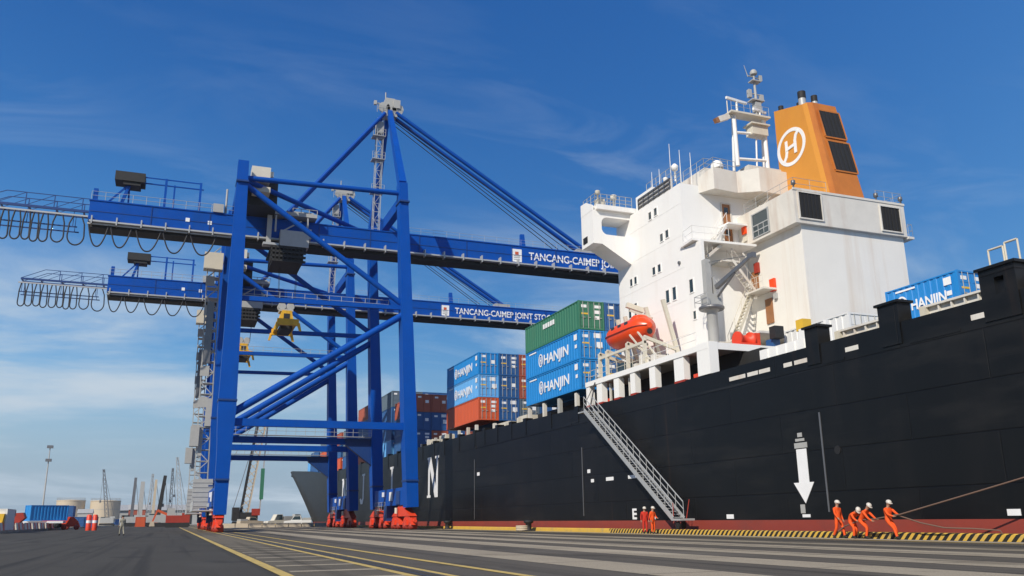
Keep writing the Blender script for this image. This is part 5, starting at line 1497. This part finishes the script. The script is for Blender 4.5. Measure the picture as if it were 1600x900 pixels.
person('person in dark red coverall and white helmet left of the pair by the gangway foot', 'person', (28.95, 50.9, 0), R(160), STAND, M['coverall2'], 'workers by the gangway')
person('person in orange red coverall and white helmet right of the pair by the gangway foot', 'person', (28.9, 49.8, 0), R(200), pose(elL=(-.24, .06, 1.12), wrL=(-.2, .24, 1.0), haL=(-.19, .31, 1.0)), M['coverall'], 'workers by the gangway')
person('person in orange coverall standing upright at the back of the rope team', 'person', (28.75, 32.75, 0), R(185), WALK, M['coverall'], 'rope handling workers')
person('person in orange coverall crouching second from the back of the rope team', 'person', (28.9, 31.95, 0), R(170), BEND, M['coverall'], 'rope handling workers')
person('person in orange coverall bending forward with arms stretched along the mooring rope', 'person', (28.85, 31.2, 0), R(188), pose(**{**BEND, 'chest': (0, .10, 1.20), 'neck': (0, .2, 1.33), 'head': (0, .28, 1.42), 'crown': (0, .32, 1.51), 'shL': (-.19, .12, 1.22), 'shR': (.19, .12, 1.22)}), M['coverall'], 'rope handling workers')
person('person in orange coverall leaning back at the front of the rope team nearest the hawser', 'person', (28.8, 29.5, 0), R(180), LEAN, M['coverall'], 'rope handling workers')
person('person in pale shirt and dark trousers walking alone on the empty asphalt road', 'person', (-3.6, 82.0, 0), R(20), WALK, M['khaki'], None, helmet=False)
ro = MB(); ro.path([(28.75, 33.2, .12), (28.8, 32.4, .55), (28.82, 31.4, .82), (28.82, 30.6, .85), (28.82, 29.3, 1.02), (28.85, 29.1, 1.04), (29.4, 25.2, 1.95), (30.0, 21.0, 2.95), (30.55, 17.2, 4.1), (31.0, 14.0, 5.2)], .032, 7)
o = ro.build('mooring_rope', M['rope']); o['label'] = 'brown mooring hawser rising from the workers hands towards the ship stern'; o['category'] = 'rope'
ro = MB(); ro.path([(28.9, 29.25, 1.0), (29.0, 28.2, .7), (29.2, 27.2, .5), (29.62, 26.2, .47), (30.2, 25.5, .4), (30.6, 25.2, -.5)], .03, 6)
o = ro.build('mooring_rope', M['rope']); o['label'] = 'thin slack heaving line drooping over the striped kerb beside the front worker'; o['category'] = 'rope'
MB().lathe((30.97, 14.0, 5.2), [(.3, 0), (.3, .06)], 12, 'x').build('mooring_port', M['black'], hull)

# ================================================================== BACKGROUND ON THE LEFT
def tank(x, y, r_, h, label):
    t = thing('storage_tank', label, 'tank', (x, y, 0), 'beige storage tanks')
    MB().lathe((x, y, 0), [(r_, 0), (r_, h)], 28).build('wall', M['tan'], t)
    MB().lathe((x, y, h), [(r_ + .15, 0), (r_ + .15, .25), (.3, r_ * .1)], 28).build('roof', M['tan'], t)
    b = MB()
    for z in (h * .33, h * .66): b.lathe((x, y, z), [(r_ + .06, 0), (r_ + .06, .15)], 28)
    b.build('wind_girder', M['grey'], t)
    b = MB(); b.rails([(x + r_ * math.cos(a) * .97, y + r_ * math.sin(a) * .97, h + .2) for a in [k * math.pi / 8 for k in range(17)]], 1.0, .04, 3, 1); b.build('guard_rail', M['grey'], t)
tank(-39.5, 420, 5.6, 10.4, 'beige storage tank on the left, behind the blue containers')
tank(-26.0, 420, 6.0, 10.2, 'wider beige storage tank on the right, behind the crane jib')
lp = thing('light_mast', 'tall thin floodlight mast standing alone above the containers at far left', 'light mast', (-31.0, 260, 0))
MB().tube((-31, 260, 0), (-31, 260, 20.5), .26, 8, .12).build('pole', M['grey'], lp)
for z in (17.0, 20.5):
    MB().box(-31.7, -30.3, 259.4, 260.6, z, z + .7).build('floodlight', M['steel'], lp)
def jib_crane(x, y, h, lean, label, colour, w_=.9, lattice=True, body=True):
    t = thing('crawler_crane', label, 'crane', (x, y, 0), 'distant construction cranes')
    if body:
        b = MB(); b.box(x - 2.2, x + 2.2, y - 1.8, y + 1.8, 1.1, 2.9); b.box(x + .8, x + 2.6, y - 1.5, y + 1.5, 1.3, 3.4); b.build('house', M['redbrown'] if colour == 'redbrown' else M['grey'], t)
        b = MB(); b.box(x - 2.0, x - .6, y - 1.7, y - .4, 1.4, 3.2); b.build('cab', M['glass'], t)
        for q in (-1.7, 1.3):
            b = MB(); b.prism([(x - 2.6, y + q, .35), (x - 2.2, y + q, 0), (x + 2.2, y + q, 0), (x + 2.6, y + q, .35), (x + 2.3, y + q, 1.0), (x - 2.3, y + q, 1.0)], (0, .5, 0)); b.build('crawler', M['dark'], t)
    a = Vector((x, y, 2.2)); c_ = Vector((x + lean, y, h)); b = MB()
    if lattice:
        offs = [Vector((-w_ / 2, -w_ / 2, 0)), Vector((w_ / 2, -w_ / 2, 0)), Vector((w_ / 2, w_ / 2, 0)), Vector((-w_ / 2, w_ / 2, 0))]
        for o_ in offs: b.beam(a + o_ * 1.0, c_ + o_ * .45, .2, .2)
        n_ = max(5, int(h / 1.6))
        for i in range(n_):
            t0_, t1_ = i / n_, (i + 1) / n_
            p0, p1 = a + (c_ - a) * t0_, a + (c_ - a) * t1_; k0, k1 = 1 - .55 * t0_, 1 - .55 * t1_
            for j in range(4):
                b.beam(p0 + offs[j] * k0, p1 + offs[(j + 1) % 4] * k1, .11, .11)
    else:
        b.beam(a, c_, w_, w_, w_ * .8, w_ * .8)
    b.build('jib', M[colour], t)
    b = MB(); b.tube(c_, (x + 2.2, y, 3.2), .06, 4); b.tube(c_, (c_.x, y, h * .45), .05, 4); b.box(c_.x - .3, c_.x + .3, y - .2, y + .2, h * .45 - .8, h * .45); b.build('hoist_wire', M['steel'], t)
    return t
jib_crane(-20.6, 350, 20.0, -2.9, 'distant crane with a jib leaning left above the wider beige tank', 'steel', 1.3)
for x, y, h, ln, w_, col, lat, lb in (
        (-10.9, 300, 14.8, .2, .95, 'steel', False, 'dark upright piling mast leftmost in the distant row beyond the walking person'),
        (-8.9, 310, 14.0, .1, 1.5, 'grey', False, 'broad pale grey piling mast second in the distant row'),
        (-6.6, 320, 17.0, .4, 1.2, 'galv', True, 'pale lattice mast rising in the middle of the distant row of masts'),
        (-4.8, 300, 14.2, .1, .9, 'tan', False, 'short tan piling mast right of the pale lattice mast'),
        (-2.6, 240, 12.6, .9, 1.0, 'dark', False, 'black leaning piling mast in the distant row, nearest of them'),
        (.2, 310, 18.4, -.3, 1.1, 'steel', True, 'slim grey lattice mast between the black mast and the tallest jib'),
        (3.6, 310, 22.0, -2.6, 1.6, 'galv', True, 'tallest distant crane jib leaning left, just left of the blue crane leg')):
    jib_crane(x, y, h, ln, lb, col, w_, lat)
wh = thing('warehouse', 'long low grey brown shed on the horizon behind the distant masts', 'building', (-8, 460, 0))
MB().box(-30, 14, 460, 480, 0, 6.8).build('wall', M['grey'], wh)
MB().prism([(-30.5, 459, 6.8), (-30.5, 481, 6.8), (-30.5, 470, 9.6)], (45, 0, 0)).build('roof', M['grey'], wh)
for i in range(6): MB().box(-28 + i * 7, -24.5 + i * 7, 459.9, 460.0, .2, 4.6).build('door', M['dark'], wh)
# containers on the yard
def yard_box(x, y, z, col, label, L=6.06, group=None, rot=0.0):
    t = container(label, col, x, y, z, L=L, detail=1, lab=None, group=group)
    t.rotation_euler.z = rot
    return t
yard_box(-22.6, 168, 1.55, 'cblue', 'bright blue container loaded on a low trailer at the far left', rot=R(-62))
tl = thing('trailer', 'low white trailer carrying the bright blue container at far left', 'trailer', (-20.4, 168, 0))
b = MB(); b.box(-22.9, -16.6, 167.2, 171.6, 1.15, 1.5); b.build('chassis', M['mark'], tl)
for x in (-21.8, -20.6, -17.6):
    for y in (167.4, 171.2): MB().lathe((x, y, .85), [(.2, -.16), (.5, -.14), (.5, .14), (.2, .16)], 14, 'y').build('wheel', M['black'], tl)
for i, (x, z) in enumerate(((-23.6, .02), (-21.0, .02), (-18.4, .02), (-23.6, 2.6))):
    yard_box(x, 232, z, 'cnavy', ['dark blue yard container on the left end behind the red bogies', 'dark blue yard container in the middle behind the red bogies', 'dark blue yard container on the right end behind the red bogies', 'dark blue yard container stacked on top behind the blue trailer'][i], group='dark blue containers on the yard')
for i in range(3):
    yard_box(-21.6 + i * 4.1, 395, .02, ['cnavy', 'clight', 'cnavy'][i], ['deep blue container at left in the low row before the wider tank', 'pale blue container in the low row before the wider tank', 'deep blue container at right in the low row before the wider tank'][i], group='low container row before the tanks', rot=R(-55))
yard_box(-8.2, 255, .02, 'cred', 'orange red container on the far yard just right of the walking person')
yard_box(-5.2, 262, .02, 'cbrown', 'rust brown container on the far yard left of the black leaning mast')
yard_box(-13.0, 300, .02, 'clight', 'pale blue container on the far yard left of the first piling mast')
yard_box(-15.6, 330, .02, 'cwhite', 'small white container beside the road beyond the walking person')
yard_box(-21.0, 124, .36, 'cwhite', 'weathered pale container on the platform at the left edge')
yb = thing('skip', 'yellow steel skip standing on the platform at the left edge', 'skip', (-19.6, 124.0, .34))
b = MB(); b.prism([(-20.6, 123, .36), (-18.95, 123, .36), (-18.7, 123, 2.3), (-20.9, 123, 2.3)], (0, 3.0, 0)); b.build('tub', M['yellow'], yb)
b = MB()
for y in (123.4, 124.4, 125.4): b.box(-18.95, -18.72, y, y + .12, .5, 2.3)
b.build('rib', M['yellow'], yb)
# red tipping hopper
hp = thing('hopper', 'tilted red steel hopper on a brown frame at the far left', 'hopper', (-19.6, 140, .34))
b = MB(); b.prism([(-21.0, 139, 1.2), (-19.7, 139, .8), (-18.6, 139, 1.9), (-18.9, 139, 2.6), (-20.6, 139, 2.5)], (0, 2.2, 0)); b.build('tub', M['redbrown'], hp)
b = MB()
for x in (-20.7, -19.2):
    for y in (139.2, 140.9): b.box(x, x + .16, y, y + .16, .34, 1.3)
b.build_split('frame', M['cbrown'], hp)
for i, (x, y, z, m_, lb) in enumerate(((-20.6, 133, .34, 'cbrown', 'brown crate at the bottom of the pile beside the yellow skip'), (-20.5, 133, 1.25, 'cream', 'pale crate in the middle of the pile beside the yellow skip'), (-20.4, 133, 2.1, 'cbrown', 'brown crate topping the pile beside the yellow skip'))):
    t = thing('crate', lb, 'crate', (x, y, z), 'pile of crates at the left')
    b = MB(); b.box(x + .05, x + 1.35, y + .05, y + 1.15, z + .1, z + .8); b.build('box', M[m_], t)
    for q in range(3): MB().box(x, x + 1.4, y + q * .52, y + q * .52 + .16, z, z + .1).build('skid', M['cbrown'], t)
    for q in range(4): MB().box(x, x + 1.4, y, y + .05, z + .13 + q * .18, z + .27 + q * .18).build('slat', M[m_], t)
ORD = ['first', 'second', 'third', 'fourth', 'fifth', 'sixth', 'seventh', 'eighth', 'ninth']
# red and cream barrier blocks along the platform edge
for i in range(9):
    y = 118 + i * 7.6
    t = thing('barrier_block', ['red and cream barrier block, number', ][0] and ('nearest red and cream barrier block on the platform edge' if i == 0 else 'farthest red and cream barrier block on the platform edge' if i == 8 else '%s red and cream barrier block from the near end of the platform edge row' % ORD[i]), 'barrier', (-18.9, y, .34), 'barrier blocks along the platform edge' if 0 < i < 8 else None)
    for q in range(4):
        MB().prism([(-19.15, y + q * 1.6, .34), (-18.6, y + q * 1.6, .34), (-18.78, y + q * 1.6, 1.25), (-18.97, y + q * 1.6, 1.0)], (0, 1.58, 0)).build('segment', M['red' if q % 2 else 'cream'], t)
# spare red bogies and drums on the road edge
def spare_bogie(x, y, label):
    t = thing('spare_bogie', label, 'bogie', (x, y, 0), 'spare red crane bogies by the road')
    b = MB(); b.prism([(x - 1.6, y, .5), (x + 1.6, y, .5), (x + 1.2, y, 1.4), (x + .4, y, 2.2), (x - .4, y, 2.2), (x - 1.2, y, 1.4)], (0, .8, 0)); b.build('truck_frame', M['red'], t)
    for q in (-1.0, 1.0): MB().lathe((x + q, y + .4, .42), [(.2, -.5), (.42, -.46), (.42, .46), (.2, .5)], 14, 'y').build('wheel', M['redbrown'], t)
spare_bogie(-18.0, 178, 'red spare crane bogie on the left by the road, beside the barriers'); spare_bogie(-15.9, 172, 'red spare crane bogie on the right of the pair by the road'); spare_bogie(-20.9, 186, 'red spare crane bogie lying under the blue trailer')
for x, lb in ((-11.35, 'left one of two tall red drums with pale bands by the road'), (-10.5, 'right one of two tall red drums with pale bands by the road')):
    t = thing('drum', lb, 'drum', (x, 150, 0), 'pair of red drums')
    MB().lathe((x, 150, 0), [(.36, 0), (.36, 2.2), (.2, 2.35)], 14).build('shell', M['red'], t)
    MB().lathe((x, 150, 1.1), [(.372, 0), (.372, .4)], 14).build('band', M['mark'], t)
for x, y, w_, h_, m_, lb in ((-33.0, 380, 5.0, 6.5, 'grey', 'small grey shed between the two beige storage tanks'), (-17.0, 430, 7.0, 9.0, 'cbrown', 'brown shed standing right behind the wider beige tank'), (-52.0, 300, 8.0, 5.0, 'tan', 'low tan shed at the far left behind the hopper')):
    t = thing('shed', lb, 'building', (x, y, 0), 'sheds on the far yard')
    MB().box(x, x + w_, y, y + 6, 0, h_ * .75).build('wall', M[m_], t)
    MB().prism([(x - .3, y - .3, h_ * .75), (x - .3, y + 6.3, h_ * .75), (x - .3, y + 3, h_)], (w_ + .6, 0, 0)).build('roof', M['grey'], t)
    MB().box(x + w_ * .3, x + w_ * .6, y - .06, y, 0, h_ * .5).build('door', M['dark'], t)
# rust coloured machine near the vanishing point
mc = thing('excavator', 'rust red earthmoving machine parked where the yellow line vanishes', 'excavator', (1.6, 205, 0))
b = MB(); b.box(-.6, 4.2, 203.6, 206.4, 1.0, 2.5); b.box(2.6, 4.3, 203.7, 206.3, 2.5, 3.0); b.build('body', M['redbrown'], mc)
MB().box(-.4, 1.2, 203.8, 205.2, 2.5, 4.0).build('cab', M['grey'], mc)
for q in (203.5, 205.7):
    MB().prism([(-.9, q, .4), (-.5, q, 0), (4.0, q, 0), (4.4, q, .4), (4.1, q, .95), (-.6, q, .95)], (0, .8, 0)).build('crawler', M['dark'], mc)
b = MB(); b.beam((.8, 204.4, 2.2), (-2.4, 204.4, 3.6), .4, .5); b.beam((-2.4, 204.4, 3.6), (-3.2, 204.4, 1.2), .3, .35); b.build('digging_arm', M['cred'], mc)
MB().prism([(-3.8, 203.9, .3), (-2.7, 203.9, .3), (-2.9, 203.9, 1.3), (-3.6, 203.9, 1.3)], (0, 1.0, 0)).build('bucket', M['tan'], mc)

# black crawler crane seen between the legs of the quay cranes
cc = thing('crawler_crane', 'black crawler crane with tall lattice boom seen through the blue crane legs', 'crane', (16.0, 212, 0))
b = MB(); b.box(13.6, 19.0, 210.6, 213.4, 1.2, 3.1); b.box(13.4, 14.9, 210.5, 213.5, 1.3, 4.2); b.build('house', M['dark'], cc)
MB().box(17.6, 19.4, 210.4, 211.8, 2.4, 3.9).build('cab', M['redbrown'], cc)
for q in (209.8, 213.2): MB().prism([(13.4, q, .4), (13.9, q, 0), (18.6, q, 0), (19.1, q, .4), (18.8, q, 1.15), (13.7, q, 1.15)], (0, 1.0, 0)).build('crawler', M['dark'], cc)
B0, B1 = Vector((16.0, 212, 2.8)), Vector((19.2, 212, 27.5)); b = MB(); bl_ = MB()
of = [Vector((-1.1, -.9, 0)), Vector((1.1, -.9, 0)), Vector((1.1, .9, 0)), Vector((-1.1, .9, 0))]
for j, o_ in enumerate(of): (bl_ if j in (0, 3) else b).beam(B0 + o_ * .7, B1 + o_ * .9, .5 if j in (0, 3) else .3, .3)
for i in range(15):
    p0, p1 = B0 + (B1 - B0) * (i / 15), B0 + (B1 - B0) * ((i + 1) / 15)
    for j in range(4): b.beam(p0 + of[j] * .8, p1 + of[(j + 1) % 4] * .8, .16, .16)
bo_ = b.build('boom', M['tan'], cc); bl_.build('boom_chord', M['dark'], bo_)
b = MB(); b.beam((19.4, 212, 3.2), (20.2, 212, 27.2), .3, .3); b.build('leader', M['galv'], cc)
MB().box(19.2, 20.0, 211.6, 212.4, 6.0, 13.0).build('hammer', M['cgreen'], cc)
b = MB(); b.tube(B1, (13.6, 212, 4.2), .07, 4); b.tube(B1 + Vector((-.6, 0, -.5)), (9.5, 212, 9), .05, 4); b.build('pendant', M['steel'], cc)

# vehicles parked beyond the cranes
def pickup(x, y, rot, col, label, tall=0.0):
    t = thing('pickup_truck', label, 'truck', (x, y, 0), 'vehicles parked beyond the cranes')
    t.rotation_euler.z = rot
    P_ = lambda v: (x + v[0], y + v[1], v[2])
    def pr(pts, wd, m_, name, par=t, y0=None):
        b = MB(); b.prism([P_((px_, -wd / 2 if y0 is None else y0, pz)) for px_, pz in pts], (0, wd, 0)); return b.build(name, m_, par)
    body = pr([(-2.5, .55), (2.5, .55), (2.55, .95), (2.4, 1.1), (1.3, 1.2), (-.4, 1.2), (-2.5, 1.2)], 1.8, M[col], 'body')
    pr([(1.25, 1.2), (.65, 1.82 + tall), (-.5, 1.85 + tall), (-.75, 1.2)], 1.6, M[col], 'cab')
    pr([(1.08, 1.3), (.62, 1.74 + tall), (-.4, 1.76 + tall), (-.55, 1.3)], 1.66, M['glass'], 'side_glass')
    pr([(-2.45, 1.2), (-.9, 1.2), (-.9, 1.45 + tall), (-2.45, 1.45 + tall)], 1.7, M['grey'], 'load_bed')
    for px_ in (-1.55, 1.6):
        for q in (-.85, .85):
            MB().lathe(P_((px_, q, .38)), [(.12, -.12), (.38, -.11), (.38, .11), (.12, .12)], 14, 'y').build('wheel', M['black'], t)
    for q in (-.65, .65): MB().box(x + 2.5, x + 2.57, y + q - .15, y + q + .15, .8, .98).build('headlight', M['mark'], t)
    return t
pickup(19.7, 176, R(200), 'cream', 'cream pickup truck with green load parked right of the black crawler crane', .5)
pickup(22.9, 172, R(170), 'cwhite', 'white pickup truck parked just left of the ship bow', .2)
pickup(24.6, 188, R(10), 'grey', 'grey pickup truck half hidden nearest the ship bow', .6)
pickup(15.4, 186, R(20), 'tan', 'tan pickup truck parked close beside the black crawler crane', .1)
for i in range(8):
    x = 9.0 + i * 2.35
    t = thing('jersey_barrier', 'first pale concrete barrier left in the row beyond the cranes' if i == 0 else '%s pale concrete barrier from the left in the low row beyond the cranes' % ORD[i], 'barrier', (x, 168, 0), 'concrete barriers beyond the cranes' if i else None)
    MB().prism([(x, 167.7, 0), (x, 168.3, 0), (x, 168.12, .75), (x, 167.88, .75)], (2.2, 0, 0)).build('block', M['tan'], t)

# thin sea air between the quay and the horizon
hb_ = MB(); hb_.box(-900, 900, -200, 1200, -9, 66)
hz_o = hb_.build('haze', [], kind='stuff')
hmat = bpy.data.materials.new('sea_air'); hmat.use_nodes = True
hn = hmat.node_tree; hn.nodes.clear()
pv = hn.nodes.new('ShaderNodeVolumePrincipled'); pv.inputs['Density'].default_value = 0.00012
pv.inputs['Color'].default_value = (0.93, 0.96, 1.0, 1); pv.inputs['Anisotropy'].default_value = 0.2
mo = hn.nodes.new('ShaderNodeOutputMaterial'); hn.links.new(pv.outputs[0], mo.inputs['Volume'])
hz_o.data.materials.append(hmat)
